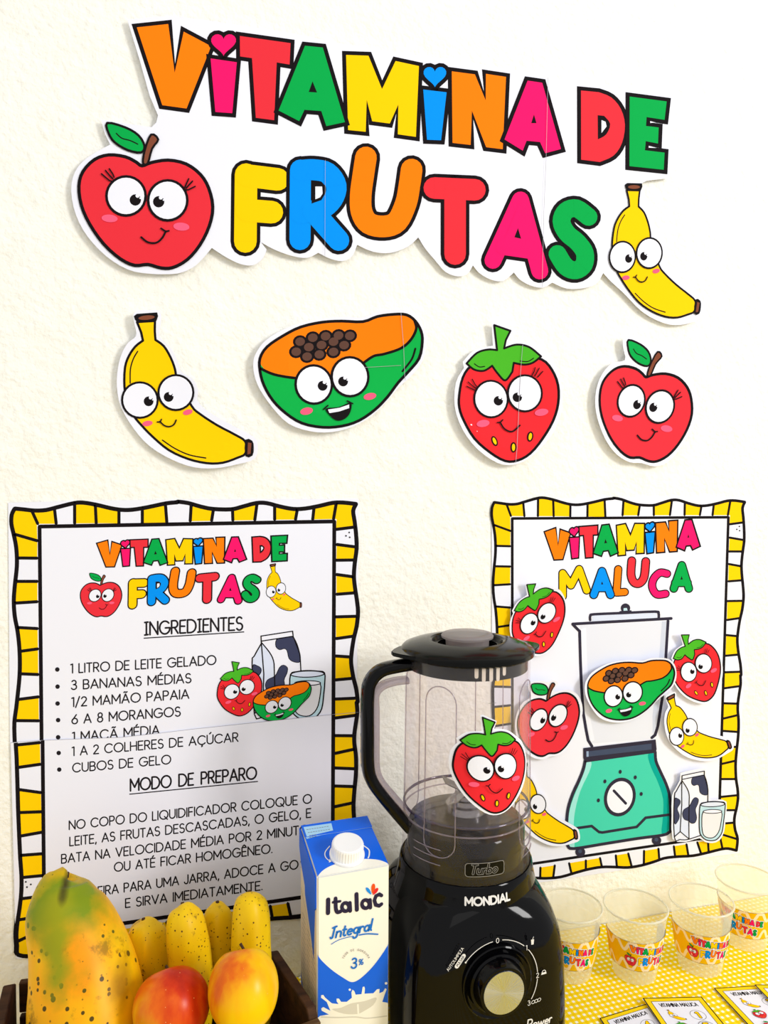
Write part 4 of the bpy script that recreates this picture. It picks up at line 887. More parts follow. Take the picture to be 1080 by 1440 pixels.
# prints on the front panel
FP = Plane((0, FY-.0006, 0), NW)
zf = Z(530, 1150, 4)
def base_surf(x, y, h=0):
    q = on_plane(x, y, (0, FY, 0), NW); d = abs((q.x-BX)/.0855)
    # follow the real front of the base at that height
    zz = q.z; lo = prof[0]
    for p0_, p1_ in zip(prof, prof[1:]):
        if p0_[0] <= zz <= p1_[0]:
            k = (zz-p0_[0])/(p1_[0]-p0_[0]); a = p0_[1]+(p1_[1]-p0_[1])*k; b = p0_[2]+(p1_[2]-p0_[2])*k; n = p0_[3]+(p1_[3]-p0_[3])*k
            u_ = min(.97, abs(q.x-BX)/a); dep = b*(1-u_**n)**(1/n); return Vector((q.x, BY-dep-.0006-h, zz))
    return q+NW*(h+.001)
def kpt(a, r_): return (KX+r_*math.cos(R(a)), KZ+r_*math.sin(R(a)))
def flat_front(x, z_, h=0):
    a, b, n = .0862, .0862, 4.8; u_ = min(.97, abs(x-BX)/a); return Vector((x, BY-b*(1-u_**n)**(1/n)-.0012-h, z_))
sc = Part('dial_scale'); RR = .0415
for a0, a1 in ((142, 98), (84, 50), (41, 5), (-5, -32)):
    sc.stroke('silver_text', [kpt(a0+(a1-a0)*i/8, RR) for i in range(9)], .0007)
sc.fills('silver_text', [disc(*kpt(142, RR), .0009, n=8)])
for ch, a in (('0', 91), ('1', 45), ('2', 0), ('3', -38)):
    x, z_ = kpt(a, RR); wd, ps = GL[ch]
    for q in ps: sc.stroke('silver_text', [(x+(u_-wd/2)*.0045, z_+(v_-.5)*.0045) for u_, v_ in q], .0006)
# icons: glass, ice cubes, nuts
x, z_ = kpt(44, RR+.008); sc.fills('silver_text', [[(x-.0016, z_+.002), (x+.0016, z_+.002), (x+.0012, z_-.003), (x-.0012, z_-.003)]]).stroke('silver_text', [(x, z_+.002), (x+.001, z_+.0045)], .0005)
x, z_ = kpt(1, RR+.007); sc.fills('silver_text', [[(x-.003, z_-.0015), (x+.003, z_-.0015), (x+.0025, z_+.0005), (x-.0025, z_+.0005)]]).stroke('silver_text', arc(x, z_+.0008, .002, .0018, 0, 180, 6), .0006)
for k in (0, 1, 2): sc.stroke('silver_text', disc(KX+RR*math.cos(R(-38))+.0045+.0032*k, KZ+RR*math.sin(R(-38))+.0004*k, .0019, .0015, 30, 10), .0005, True)
# "autolimpeza / pulsar" to the left, turned
x0, z0 = kpt(152, RR+.011); 
bd = Part('pulse_print'); d_ = (math.cos(R(54)), math.sin(R(54))); n_ = (-d_[1], d_[0])
bx_, bz_ = kpt(144, RR+.0055); bd.stroke('silver_text', [(bx_-d_[0]*.0055, bz_-d_[1]*.0055), (bx_+d_[0]*.0055, bz_+d_[1]*.0055)], .0042)
def rot_text(part, txt, cx, cz, h_, m, wt, dd, gap=.25):
    ps, wd = text_paths(txt, gap); nn = (-dd[1], dd[0])
    for q in ps: part.stroke(m, [(cx+dd[0]*(u_-wd/2)*h_+nn[0]*(v_-.5)*h_, cz+dd[1]*(u_-wd/2)*h_+nn[1]*(v_-.5)*h_) for u_, v_ in q], wt)
rot_text(bd, 'PULSAR', bx_, bz_, .0022, 'gloss_black', .0004, d_)
tx_, tz_ = kpt(145, RR+.0110); rot_text(bd, 'AUTOLIMPEZA', tx_, tz_, .0026, 'silver_text', .0004, d_, .3)
pw_ = Part('power_print')
LC = {'o': (.5, [disc(.25, .25, .25, n=14)+[(.5, .25)]]), 'w': (.7, [[(0, .5), (.18, 0), (.35, .45), (.52, 0), (.7, .5)]]), 'e': (.48, [[(.02, .27), (.47, .27)]+arc(.25, .25, .23, .25, 10, 310, 12)]), 'r': (.3, [[(0, 0), (0, .5)], [(0, .3)]+arc(.18, .28, .17, .22, 170, 50, 6)]),
      'u': (.46, [[(0, .5), (0, .2)]+arc(.22, .2, .22, .2, 180, 360, 8)+[(.44, .5), (.44, 0)]]), 'b': (.48, [[(0, 1), (0, 0)], disc(.24, .25, .24, .25, n=14)+[(.48, .25)]]), 'P': GL['P'], 'T': GL['T'],
      'n': (.44, [[(0, .5), (0, 0)], [(0, .28)]+arc(.22, .28, .22, .22, 180, 0, 8)+[(.44, 0)]]), 't': (.34, [[(.14, .85), (.14, .1), (.24, 0), (.34, .03)], [(0, .55), (.32, .55)]]), 'g': (.46, [disc(.22, .27, .22, .24, n=14)+[(.44, .27)], [(.44, .5), (.42, -.15)]+arc(.22, -.2, .2, .2, 0, -150, 8)]),
      'a': (.46, [disc(.22, .25, .22, .25, n=14)+[(.44, .25)], [(.44, .5), (.44, 0)]]), 'l': (.1, [[(.02, 1), (.02, .08), (.1, 0)]]), 'c': (.42, [arc(.24, .25, .24, .25, 50, 310, 12)]), 'I': (.1, [[(.05, 0), (.05, 1)]])}
def lc_text(part, txt, ax, az, h_, m, wt, slant=0, gap=.16, e=(1, 0), v=(0, 1), per_w=None):
    x = 0
    for ch in txt:
        wd, ps = LC[ch]
        for q in ps: part.stroke(m, [(ax+(e[0]*(x+u_+slant*v_)+v[0]*v_)*h_, az+(e[1]*(x+u_+slant*v_)+v[1]*v_)*h_) for u_, v_ in q], wt, capn=4)
        x += wd+gap
    return x*h_
lc_text(pw_, 'Power', BX+.030, .0625, .0088, 'silver_text', .0013, slant=.12, gap=.14)
for q in (sc, bd, pw_): build_part(q, flat_front, 1, bl, zs=.00005)
# maker's name round the collar
def collar_surf(a, z_, h=0):
    k = (z_-.164)/.024; r_ = .0738-.0034*max(0, min(1, k))+.0008+h
    return Vector((BX+r_*math.sin(a), BY-r_*math.cos(a), z_))
nm = Part('name_print'); ps, wd = text_paths('MONDIAL', .22); H_ = .0070; a0 = -.375; A_ = .635
for q in ps: nm.stroke('silver_text', [(a0+u_/wd*A_, .1815+v_*H_) for u_, v_ in catmull(q, False, 3) ] if len(q) < 3 else [(a0+u_/wd*A_, .1815+v_*H_) for u_, v_ in q], .0021, capn=3)
# strokes were drawn in (angle, height); squash the angle axis so strokes keep an even width
nm2 = Part('name_print'); rb = []
for q in ps: rb += ribbon([(u_/wd*A_*.074, v_*H_) for u_, v_ in q], .0019, capn=4)
nm2.fills('silver_text', [[(a0+x/.074, .1815+y) for x, y in l] for l in rb])
build_part(nm2, collar_surf, 1, bl, grid=.03, zs=.00005)

# jar
jr = [(.0672, .1968), (.0672, .21), (.0668, .23), (.0662, .25), (.0658, .28), (.0652, .33), (.0648, .38), (.0650, .4105)]
jp = jr+[(.0632, .4105), (.0630, .38), (.0634, .33), (.0641, .28), (.0645, .254), (.060, .2505), (.030, .243), (0, .242)]
jarb = bm_obj('jar', lathe_bm(jp, (BX, BY, 0), 72), 'jar_plastic', bl, True, 35); jarb['label'] = 'clear plastic jar with vertical ribs'
def rad(z_):
    for (ra, za), (rb_, zb__) in zip(jr, jr[1:]):
        if za <= z_ <= zb__: return ra+(rb_-ra)*(z_-za)/(zb__-za)
    return .0665
def jar_pt(a, z_, e=.0003): r_ = rad(z_)+e; return Vector((BX+r_*math.sin(a), BY-r_*math.cos(a), z_))
for ac in (-45, 45, 135, 225):      # arched panels moulded in the wall of the jar
    hw = R(14.5); path = []
    for z_ in (.235, .25, .28, .31, .34, .372): path.append((R(ac)-hw, z_))
    for k in range(1, 10): path.append((R(ac)-hw*math.cos(math.pi*k/10), .372+.017*math.sin(math.pi*k/10)))
    for z_ in (.372, .34, .31, .28, .25, .235): path.append((R(ac)+hw, z_))
    for k in range(1, 10): path.append((R(ac)+hw*math.cos(math.pi*k/10), .235-.014*math.sin(math.pi*k/10)))
    path.append(path[0])
    bm_obj('panel_rib', tube_bm([jar_pt(a, z_) for a, z_ in path], .00065, n=6, upv=Vector((.01, .02, 1))), 'jar_rib', jarb, True)
for z_, th in ((.2525, .0016), (.2435, .0007)):
    bm_obj('floor_ring', tube_bm([jar_pt(2*math.pi*i/60, z_, -.0012) for i in range(61)], .0012, th, n=6), 'jar_ring' if z_ > .25 else 'jar_rib', jarb, True)
for k in range(3):
    for a0_, a1_ in ((-1.25, -.75), (.62, 1.1)):
        bm_obj('grip_rib', tube_bm([jar_pt(a0_+(a1_-a0_)*i/8, .2285-.0075*k) for i in range(9)], .0006, n=6), 'jar_rib', jarb, True)
# small volume marks and the badge on the skirt
mk = Part('volume_marks')
def jar_surf(x, z_, h=0): return jar_pt(x/.0665, z_, .0006+h)
for k, z_ in enumerate((.375, .352, .33, .31)): mk.stroke('badge_edge', [(-.004, z_), (.004, z_)], .0004, capn=2)
ps, wd = text_paths('2 1 CUPS', .2, .3)
build_part(mk, jar_surf, 1, jarb, grid=.004)
bg_ = Part('badge'); cx_, cz_ = -.006, .2135; rr = [(cx_-.0195, cz_-.0065), (cx_+.0195, cz_-.0065), (cx_+.0195, cz_+.0065), (cx_-.0195, cz_+.0065)]
out = []
for (x, z_), a in zip(rr, (180, 270, 0, 90)):
    sx = 1 if x < cx_ else -1; sz = 1 if z_ < cz_ else -1; out += [(x+sx*.003+.003*math.cos(R(a+90*i/4)), z_+sz*.003+.003*math.sin(R(a+90*i/4))) for i in range(5)]
bg_.fill('satin_black', out).stroke('badge_edge', out, .0007, True)
lc_text(bg_, 'Turbo', cx_-.0145, cz_-.0036, .0088, 'badge_edge', .0024, slant=.22, gap=.16)
lc_text(bg_, 'Turbo', cx_-.0145, cz_-.0036, .0088, 'satin_black', .0012, slant=.22, gap=.16)
build_part(bg_, jar_surf, 1, jarb, grid=.005, zs=.00005)
bl2 = bm_obj('drive_housing', lathe_bm([(.0, .2395), (.026, .2385), (.045, .2365), (.059, .2345), (.0612, .231), (.0615, .20), (.0655, .1985), (.0655, .178), (0, .178)], (BX, BY, 0), 40), 'gloss_black', bl, True, 40)
hub = bm_obj('blade_hub', lathe_bm([(0, .266), (.004, .266), (.005, .264), (.006, .2605), (.012, .260), (.0125, .256), (.016, .2555), (.0165, .2505), (.021, .250), (.022, .243), (0, .2425)], (BX, BY, 0), 32), 'steel', bl, True, 40)
for k in range(4):
    a = R(35+90*k); u_ = Vector((math.cos(a), math.sin(a), 0)); v_ = Vector((-u_.y, u_.x, 0)); c = Vector((BX, BY, .262)); up_ = .006 if k % 2 else -.004
    vs = [c+v_*.005, c-v_*.005, c+u_*.022-v_*.005+Vector((0, 0, up_*.6)), c+u_*.031+Vector((0, 0, up_*1.3)), c+u_*.022+v_*.006+Vector((0, 0, up_*.6))]
    mesh_obj('blade', vs+[q+Vector((0, 0, .0012)) for q in vs], [(4, 3, 2, 1, 0), (5, 6, 7, 8, 9)]+[(i, (i+1) % 5, (i+1) % 5+5, i+5) for i in range(5)], 'steel', hub)
# handle: black strip outside, clear strip inside, taken in the plane of the jar axis
HP = Plane((0, BY, 0), NW)
hp = catmull([tuple(HP(*q)) for q in [(590, 932), (562, 936), (535, 943), (520, 960), (516.5, 985), (516.5, 1030), (517, 1076), (523, 1098), (537, 1118), (556, 1141), (575, 1163)]], False, 4)
bm_obj('handle', tube_bm(hp, .0062, .0095, n=16, upv=Vector((0, 1, 0)), sq=3.2), 'gloss_black', bl, True, 50)
hq = catmull([tuple(HP(*q)) for q in [(573, 956), (556, 958), (538, 964), (528, 976), (528, 1000), (528, 1040), (528.5, 1077), (536, 1098), (552, 1118), (572, 1141)]], False, 4)
bm_obj('handle_inner_strip', tube_bm(hq, .0036, .0075, n=12, upv=Vector((0, 1, 0)), sq=3), 'jar_rib', bl, True, 50)
# lid
lid = bm_obj('lid', lathe_bm([(.0612, .3955), (.0624, .3955), (.0626, .4085), (.0668, .409), (.0690, .4105), (.0690, .4145), (.0668, .4168), (.0600, .4195), (.0500, .4222), (.0420, .4236), (.0390, .4238), (.0368, .4225), (.0350, .4190), (.031, .4185), (.0305, .400), (.0300, .400), (.0300, .416), (.0602, .404)], (BX, BY, 0), 72), 'satin_black', bl, True, 30)
for s_ in (-1, 1):          # grip tabs left and right
    pts = [(BX+s_*x, BY+y) for x, y in ((.058, -.030), (.068, -.022), (.0765, -.012), (.0815, -.003), (.0815, .004), (.0765, .013), (.068, .023), (.058, .030))]
    bm = bmesh.new(); a = [bm.verts.new((x, y, .4145)) for x, y in pts]; b = [bm.verts.new((x, y, .4105)) for x, y in pts]
    bm.faces.new(a); bm.faces.new(b[::-1])
    for i in range(8): bm.faces.new((a[i], b[i], b[(i+1) % 8], a[(i+1) % 8]))
    bmesh.ops.bevel(bm, geom=bm.edges[:], offset=.0008, segments=2, affect='EDGES')
    bm_obj('grip_tab', bm, 'satin_black', lid, True, 40)
for k, (a, h0) in enumerate(((-13.5, .009), (-7, .0125), (-.2, .0125), (6.4, .0125), (13, .008))):       # strainer slots
    q = Part('strainer_slot').stroke('slot_pale', [(R(a)*.0632, .4075), (R(a)*.0632, .4095-h0)], .0038)
    build_part(q, lambda x, z_, h=0: Vector((BX+(.0629+h)*math.sin(x/.0632), BY-(.0629+h)*math.cos(x/.0632), z_)), 1, lid)
cap = bm_obj('filler_cap', lathe_bm([(0, .4295), (.020, .4305), (.0255, .4295), (.0272, .4275), (.0268, .4255), (.0225, .4245), (.0222, .402), (.0205, .402), (.0205, .4235), (0, .4255)], (BX, BY, 0), 48), 'lid_clear', bl, True, 40); cap['label'] = 'clear round filler cap'
# strawberry held against the jar
JS = Plane((0, BY-.0695, 0), NW, lambda q: -.55*((q.x-(BX+.0015))**2)/.066)
cutout('straw', 'paper_strawberry', 'paper strawberry face stuck on the front of the clear blender jar', [(676.4, 1080.8), (711.1, 1076.9), (693.7, 1142.2)], JS, grid=4, zs=.00012)

# ------------------------------------------------------------------ milk carton
ZF, ZB = .2185, .2345
fl_ = on_plane(445.8, 1233, (0, 0, ZF), Vector((0, 0, 1))); fr_ = on_plane(547.3, 1215.5, (0, 0, ZF), Vector((0, 0, 1)))
e1 = (fr_-fl_); e1.z = 0; Wc = e1.length; e1.normalize(); e2 = Vector((-e1.y, e1.x, 0)); Dc = .0705
C0 = Vector((fl_.x, fl_.y, 0))
mc = thing('milk_carton', 'blue and white milk carton with round white cap beside the blender', 'carton', C0+e1*Wc/2+e2*Dc/2)
def cc(u_, v_, z_): return C0+e1*(u_*Wc)+e2*(v_*Dc)+Vector((0, 0, z_))
bm = bmesh.new(); V = [bm.verts.new(cc(*q)) for q in ((0, 0, .0003), (1, 0, .0003), (1, 1, .0003), (0, 1, .0003), (0, 0, ZF), (1, 0, ZF), (1, 1, ZB), (0, 1, ZB))]
for f in ((3, 2, 1, 0), (0, 1, 5, 4), (1, 2, 6, 5), (2, 3, 7, 6), (3, 0, 4, 7), (4, 5, 6, 7)): bm.faces.new([V[i] for i in f])
bmesh.ops.bevel(bm, geom=bm.edges[:], offset=.0016, segments=2, affect='EDGES')
bm_obj('carton_body', bm, 'carton_white', mc, True, 35)
nF = -e2; nL = -e1; tS = (cc(0, 1, ZB)-cc(0, 0, ZF)).normalized(); nT = e1.cross(tS).normalized()
SF, SL, ST = Plane(cc(0, 0, 0)+nF*.0002, nF), Plane(cc(0, 0, 0)+nL*.0002, nL), Plane(cc(0, 0, ZF)+nT*.0002, nT)
zc = Z(400, 1140, 4.8)
def inplane(pl_, C): return C
# front: blue lower field under the white shield
def fc(u_, z_): return lambda h=0: cc(u_, 0, z_)
class FacePlane:
    def __init__(s, o, a, b, n): s.o, s.a, s.b, s.n = o, a, b, n
    def __call__(s, x, y, h=0): return s.o+s.a*x+s.b*y+s.n*(.0002+h)
def px2front(x, y):
    q = SF(*zc([(x, y)])[0]); d = q-cc(0, 0, 0); return (d.dot(e1), d.z)
FF = FacePlane(cc(0, 0, 0), e1, Vector((0, 0, 1)), nF)
def F(pts): return [px2front(*p) for p in pts]
def clampf(pts): return [(min(max(x, .0008), Wc-.0008), y) for x, y in pts]
blue = clampf(F([(200, 955), (217, 962)]+catmull([(217, 962), (250, 1010), (320, 1075), (400, 1130), (455, 1157), (510, 1135), (590, 1060), (655, 975), (706, 895)], False, 4)+[(712, 890)]))
low_ = [(Wc-.0008, .002), (.0008, .002)]
bf = Part('blue_field').fill('carton_blue', blue+low_)
spl = F([(215, 1400), (240, 1385), (300, 1375), (252, 1350), (248, 1335), (262, 1325), (300, 1345), (310, 1350), (285, 1290), (247, 1262), (248, 1245), (262, 1243), (275, 1262), (320, 1300), (365, 1305), (352, 1285), (352, 1268), (368, 1268), (382, 1290), (420, 1290), (455, 1262), (452, 1225), (460, 1208), (472, 1218), (480, 1242), (520, 1238), (528, 1190), (538, 1186), (543, 1200), (540, 1235), (600, 1232), (625, 1205), (642, 1203), (640, 1232), (665, 1222), (680, 1198), (690, 1205), (675, 1245), (660, 1290), (696, 1296), (700, 1310)])
bf.fill('carton_white', clampf(spl)+low_).fills('carton_white', [F(disc(x, y, r_, n=10)) for x, y, r_ in ((441, 1208, 8), (686, 1165, 9))])
bf.fill('milk_shade', F(catmull([(320, 1340), (380, 1330), (450, 1300), (540, 1285), (620, 1260), (600, 1310), (540, 1350), (490, 1372), (400, 1370)], True, 3))).stroke('carton_white', F([(498, 1365), (495, 1310)]), .0018).stroke('milk_shade', F(catmull([(250, 1392), (360, 1395), (480, 1392), (560, 1400), (690, 1385)])), .0012)
lg = Part('name_print'); K = 1/4.8*.00072
def FS(part, m, pts, wpx, closed=False): part.stroke(m, F(pts), wpx*.000148, closed, capn=5)
FS(lg, 'logo_navy', [(295, 600), (294, 690)], 28)
FS(lg, 'logo_navy', catmull([(345, 592), (347, 660), (358, 684), (378, 680)]), 25); FS(lg, 'logo_navy', [(328, 618), (376, 611)], 17)
FS(lg, 'logo_navy', disc(412, 650, 24, 28, 0, 18), 24, True); FS(lg, 'logo_navy', [(441, 622), (444, 676)], 25)
FS(lg, 'logo_navy', [(486, 563), (489, 668)], 27)
FS(lg, 'logo_navy', disc(548, 630, 25, 28, 0, 18), 24, True); FS(lg, 'logo_navy', [(577, 602), (580, 654)], 25)
FS(lg, 'logo_navy', [(655, 572), (640, 564), (618, 575), (607, 605), (616, 635), (640, 642), (655, 630)], 24)
def drop(tip, top_, wd): 
    dx, dy = top_[0]-tip[0], top_[1]-tip[1]; l = math.hypot(dx, dy); nx_, ny_ = -dy/l*wd, dx/l*wd
    return catmull([tip, (tip[0]+dx*.6+nx_, tip[1]+dy*.6+ny_), (top_[0]+nx_*.6, top_[1]+ny_*.6), (top_[0]+dx*.08, top_[1]+dy*.08), (top_[0]-nx_*.6, top_[1]-ny_*.6), (tip[0]+dx*.6-nx_, tip[1]+dy*.6-ny_)], True, 3)
em = Part('drop_emblem').fill('drop_orange', F(drop((594, 560), (602, 497), 13))).fill('drop_blue', F(drop((586, 565), (554, 522), 11))).fill('drop_red', F(drop((596, 568), (628, 525), 11)))
it = Part('script_print')
e_ = ((630-305)/4.3, (805-855)/4.3)
# script "Integral" along a rising baseline
x = 0; org = (312, 862); ex_ = (math.cos(R(-11.5)), math.sin(R(-11.5))); hh = 74
for ch in 'Integral':
    wd, ps = LC[ch] if ch != 'I' else (.36, [[(.0, .92), (.36, 1)], [(.2, .98), (.16, .05), (.04, .0), (-.06, .1)]])
    for q in ps: it.stroke('logo_blue', F([(org[0]+(ex_[0]*(x+u_+.22*v_)*hh*.98), org[1]+ex_[1]*(x+u_+.22*v_)*hh-v_*hh) for u_, v_ in q]), .0018, capn=4)
    x += wd+.13
it.stroke('logo_blue', F(catmull([(316, 900), (365, 872), (420, 855), (465, 846)])), .0007).stroke('logo_blue', F(catmull([(505, 838), (560, 830), (630, 833)])), .0013)
pc = Part('fat_print')
for ch, x_, s_ in (('3', 450, 66), ('%', 500, 38)):
    wd, ps = GL[ch]
    for q in ps: pc.stroke('logo_blue', F([(x_+u_*s_+.1*v_*s_, (1062 if ch == '3' else 1040)-v_*s_-u_*3) for u_, v_ in q]), .0016 if ch == '3' else .0009, capn=4)
txt = 'TEOR DE GORDURA'
for i, ch in enumerate(txt):
    if ch == ' ': continue
    a = R(-158+134*i/(len(txt)-1)); cx_, cy_ = 484+88*math.cos(a), 1025+82*math.sin(a)
    wd, ps = GL[ch]; d1 = (-math.sin(a), math.cos(a)); n1 = (math.cos(a), math.sin(a))
    for q in ps: pc.stroke('print_grey', F([(cx_+d1[0]*(u_-wd/2)*12+n1[0]*v_*12, cy_+d1[1]*(u_-wd/2)*12+n1[1]*v_*12) for u_, v_ in q]), .00028, capn=2)
build_fig([bf, lg, em, it, pc], FF, mc, 1, zs=.00004)
# top: blue with the white crown of the front rising into it
TF = FacePlane(cc(0, 0, ZF), e1, tS, nT); Lt = (cc(0, 1, ZB)-cc(0, 0, ZF)).length
def px2top(x, y): 
    q = ST(*zc([(x, y)])[0]); d = q-cc(0, 0, ZF); return (d.dot(e1), d.dot(tS))
def TT(pts): return [px2top(*p) for p in pts]
tp = Part('blue_top').fill('carton_blue', [(.0006, .0004), (Wc-.0006, .0004), (Wc-.0006, Lt-.0006), (.0006, Lt-.0006)])
crown = [(min(max(a, .0012), Wc-.0012), max(b, .0002)) for a, b in TT(catmull([(222, 446), (262, 402), (330, 366), (430, 338), (540, 326), (640, 334), (706, 360)], False, 4))]
tp.fill('carton_white', [(.0012, .0002)]+crown[1:-1]+[(Wc-.0012, .0002)])
tp.stroke('stamp_blue', [(.001, Lt-.0175), (Wc-.001, Lt-.0175)], .0005)
ar = Part('cap_arrows')
ar.stroke('carton_white', TT(catmull([(305, 240), (275, 280), (278, 315), (308, 343)])), .0009).fill('carton_white', TT([(300, 350), (318, 345), (305, 325)])).stroke('carton_white', TT(catmull([(535, 237), (570, 265), (572, 300), (565, 320)])), .0012)
ar.fill('stamp_blue', TT([(125, 122), (318, 94), (330, 145), (150, 192)]))
for r_ in range(3):
    for k in range(9 if r_ < 2 else 3):
        ax_ = 150+r_*9+k*18; ay_ = 138+r_*22-k*2.8; ar.stroke('print_grey', TT([(ax_, ay_), (ax_+10, ay_-1.5)]), .0007, capn=2)
build_fig([tp, ar], TF, mc, 1, zs=.00004)
# back fold of the top
bm = bmesh.new(); fd = [cc(.0, 1-.0, ZB), cc(1, 1, ZB), cc(1, .76, ZF+(ZB-ZF)*.76), cc(.0, .76, ZF+(ZB-ZF)*.76)]
vs = [bm.verts.new(p+nT*.0003) for p in fd]+[bm.verts.new(p+nT*.0014) for p in fd]
for f in ((3, 2, 1, 0), (4, 5, 6, 7), (0, 1, 5, 4), (1, 2, 6, 5), (2, 3, 7, 6), (3, 0, 4, 7)): bm.faces.new([vs[i] for i in f])
# (kept open to the left where the use-by stamp is printed)
bmesh.ops.bevel(bm, geom=bm.edges[:], offset=.0004, segments=1, affect='EDGES')
bm_obj('top_fold', bm, 'carton_blue', mc)
class Up:
    def __init__(s, f, k): s.f, s.k = f, k
    def __call__(s, x, y, h=0): return s.f(x, y, h+s.k)
stp = Part('date_stamp').fill('stamp_blue', TT([(128, 120), (316, 93), (328, 142), (150, 184)]))
for r_ in range(3):
    for k in range(9 if r_ < 2 else 3): 
        ax_ = 150+r_*9+k*17; ay_ = 137+r_*20-k*2.6; stp.stroke('print_grey', TT([(ax_, ay_), (ax_+10, ay_-1.5)]), .0007, capn=2)
build_fig([stp], Up(TF, .0015), mc, 1, zs=.00004)
# side: folded ear, cream panel with small print
LF = FacePlane(cc(0, 0, 0), e2, Vector((0, 0, 1)), nL)
sd = Part('side_print').fill('carton_cream', [(.001, .002), (Dc-.001, .002), (Dc-.001, ZB-.004), (.001, ZF-.004)])
sd.fill('carton_blue', [(.006, ZF-.03), (.052, ZF-.03), (.050, .175), (.022, .145), (.012, .13)])
sd.fill('carton_blue', [(.001, .002), (Dc-.001, .002), (Dc-.001, .085), (.04, .052), (.001, .035)])
sd.stroke('print_grey', catmull([(.002, .120), (.02, .130), (.045, .158), (.069, .172)]), .0006)
sd.stroke('print_grey', [(.003, .045), (.003, .125)], .0005)
for r_ in range(16):
    for k in range(3): 
        zz = .06+r_*.0052; x0_ = .008+k*.02; zz += x0_*.25; sd.stroke('print_grey', [(x0_, zz), (x0_+.013, zz)], .0005, capn=2)
ln_ = Part('side_name_print'); ps, wd = text_paths('NAVE', .2)
for q in ps: ln_.stroke('carton_white', [(.036-u_*.0, .0) for u_, v_ in q], .0005) if False else ln_.stroke('carton_white', [(.018+v_*.008+u_*.008, .165-u_*.0+v_*0-.0+u_*.004) for u_, v_ in q], .001, capn=3)
build_fig([sd], LF, mc, 1, zs=.00004)
bm = bmesh.new(); ear = [(.0, ZF-.001), (Dc, ZB-.001), (Dc, ZB-.02), (Dc*.88, ZB-.034), (Dc*.6, ZF-.034), (.003, ZF-.034), (0, ZF-.03)]
a = [bm.verts.new(LF(x, y, .0002)) for x, y in ear]; b = [bm.verts.new(LF(x, y, .0016)) for x, y in ear]
bm.faces.new(a); bm.faces.new(b[::-1])
for i in range(len(ear)): bm.faces.new((a[i], a[(i+1) % len(ear)], b[(i+1) % len(ear)], b[i]))
bmesh.ops.bevel(bm, geom=bm.edges[:], offset=.0005, segments=2, affect='EDGES')
bm_obj('folded_ear', bm, 'carton_blue', mc)
# cap
cpx = px2top(422, 300); cp0 = TF(cpx[0], cpx[1], 0)
rot = Matrix((e1, tS, nT)).transposed().to_4x4(); rot.translation = cp0
bm = bmesh.new(); n = 72; rings = []
for r_, h, kn_ in ((.0172, .0003, 0), (.0172, .0022, 0), (.0158, .0024, 0), (.0158, .003, 1), (.0156, .0128, 1), (.0148, .0142, 0), (.0135, .0148, 0)):
    rings.append([bm.verts.new(rot @ Vector(((r_-(.0005 if kn_ and i % 2 else 0))*math.cos(2*math.pi*i/n), (r_-(.0005 if kn_ and i % 2 else 0))*math.sin(2*math.pi*i/n), h))) for i in range(n)])
for a, b in zip(rings, rings[1:]):
    for i in range(n): bm.faces.new((a[i], a[(i+1) % n], b[(i+1) % n], b[i]))
bm.faces.new(rings[-1])
bm_obj('cap', bm, 'cap_white', mc, False)

# ------------------------------------------------------------------ wooden crate
CR = [(.1165, .648), (.088, .757), (-.168, .768), (-.156, .582)]       # front right, back right, back left, front left
cr = thing('wooden_crate', 'dark rustic wooden crate holding the papaya, bananas and apples', 'crate', (-.02, .68, 0))
def board(name, a, b, z0, z1, th, m, parent, inward, notch=0, z1b=None):
    A, B = Vector((*a, 0)), Vector((*b, 0)); d = (B-A).normalized(); nn = Vector((-d.y, d.x, 0))*inward; L_ = (B-A).length
    out = [(0, z0), (L_, z0), (L_, (z1b or z1)-notch), (L_-notch*1.6, z1b or z1), (notch*.5, z1), (0, z1-notch*.7)] if notch else [(0, z0), (L_, z0), (L_, z1b or z1), (0, z1)]
    bm = bmesh.new(); f = [bm.verts.new(A+d*x+Vector((0, 0, z_))) for x, z_ in out]; g_ = [bm.verts.new(A+d*x+nn*th+Vector((0, 0, z_))) for x, z_ in out]
    bm.faces.new(f); bm.faces.new(g_[::-1]); k = len(out)
    for i in range(k): bm.faces.new((f[i], f[(i+1) % k], g_[(i+1) % k], g_[i]))
    bmesh.ops.bevel(bm, geom=bm.edges[:], offset=.0009, segments=1, affect='EDGES')
    return bm_obj(name, bm, m, parent)
ins = 1
board('side_board', CR[0], CR[1], .0006, .106, .009, 'dark_wood', cr, ins, .010)
board('side_board', CR[3], CR[2], .0006, .108, .009, 'dark_wood', cr, -ins, .010)
def mixp(a, b, k): return (a[0]+(b[0]-a[0])*k, a[1]+(b[1]-a[1])*k)
for z0, z1 in ((.0006, .030), (.034, .064), (.068, .098)):
    board('front_board', mixp(CR[3], CR[0], .0), mixp(CR[3], CR[0], 1), z0, z1, -.007, 'front_wood', cr, 1)
    board('back_board', mixp(CR[2], CR[1], .045), mixp(CR[2], CR[1], .955), z0, z1, .007, 'dark_wood', cr, 1)
for k in range(4):
    a0_, a1_ = mixp(CR[3], CR[2], .05+.235*k), mixp(CR[3], CR[2], .05+.235*k+.2); b0_, b1_ = mixp(CR[0], CR[1], .05+.235*k), mixp(CR[0], CR[1], .05+.235*k+.2)
    vs = [Vector((*mixp(p, q, t_), z_)) for z_ in (.010, .018) for p, q, t_ in ((a0_, b0_, .045), (a0_, b0_, .955), (a1_, b1_, .955), (a1_, b1_, .045))]
    mesh_obj('floor_slat', vs, [(3, 2, 1, 0), (4, 5, 6, 7), (0, 1, 5, 4), (1, 2, 6, 5), (2, 3, 7, 6), (3, 0, 4, 7)], 'dark_wood', cr)
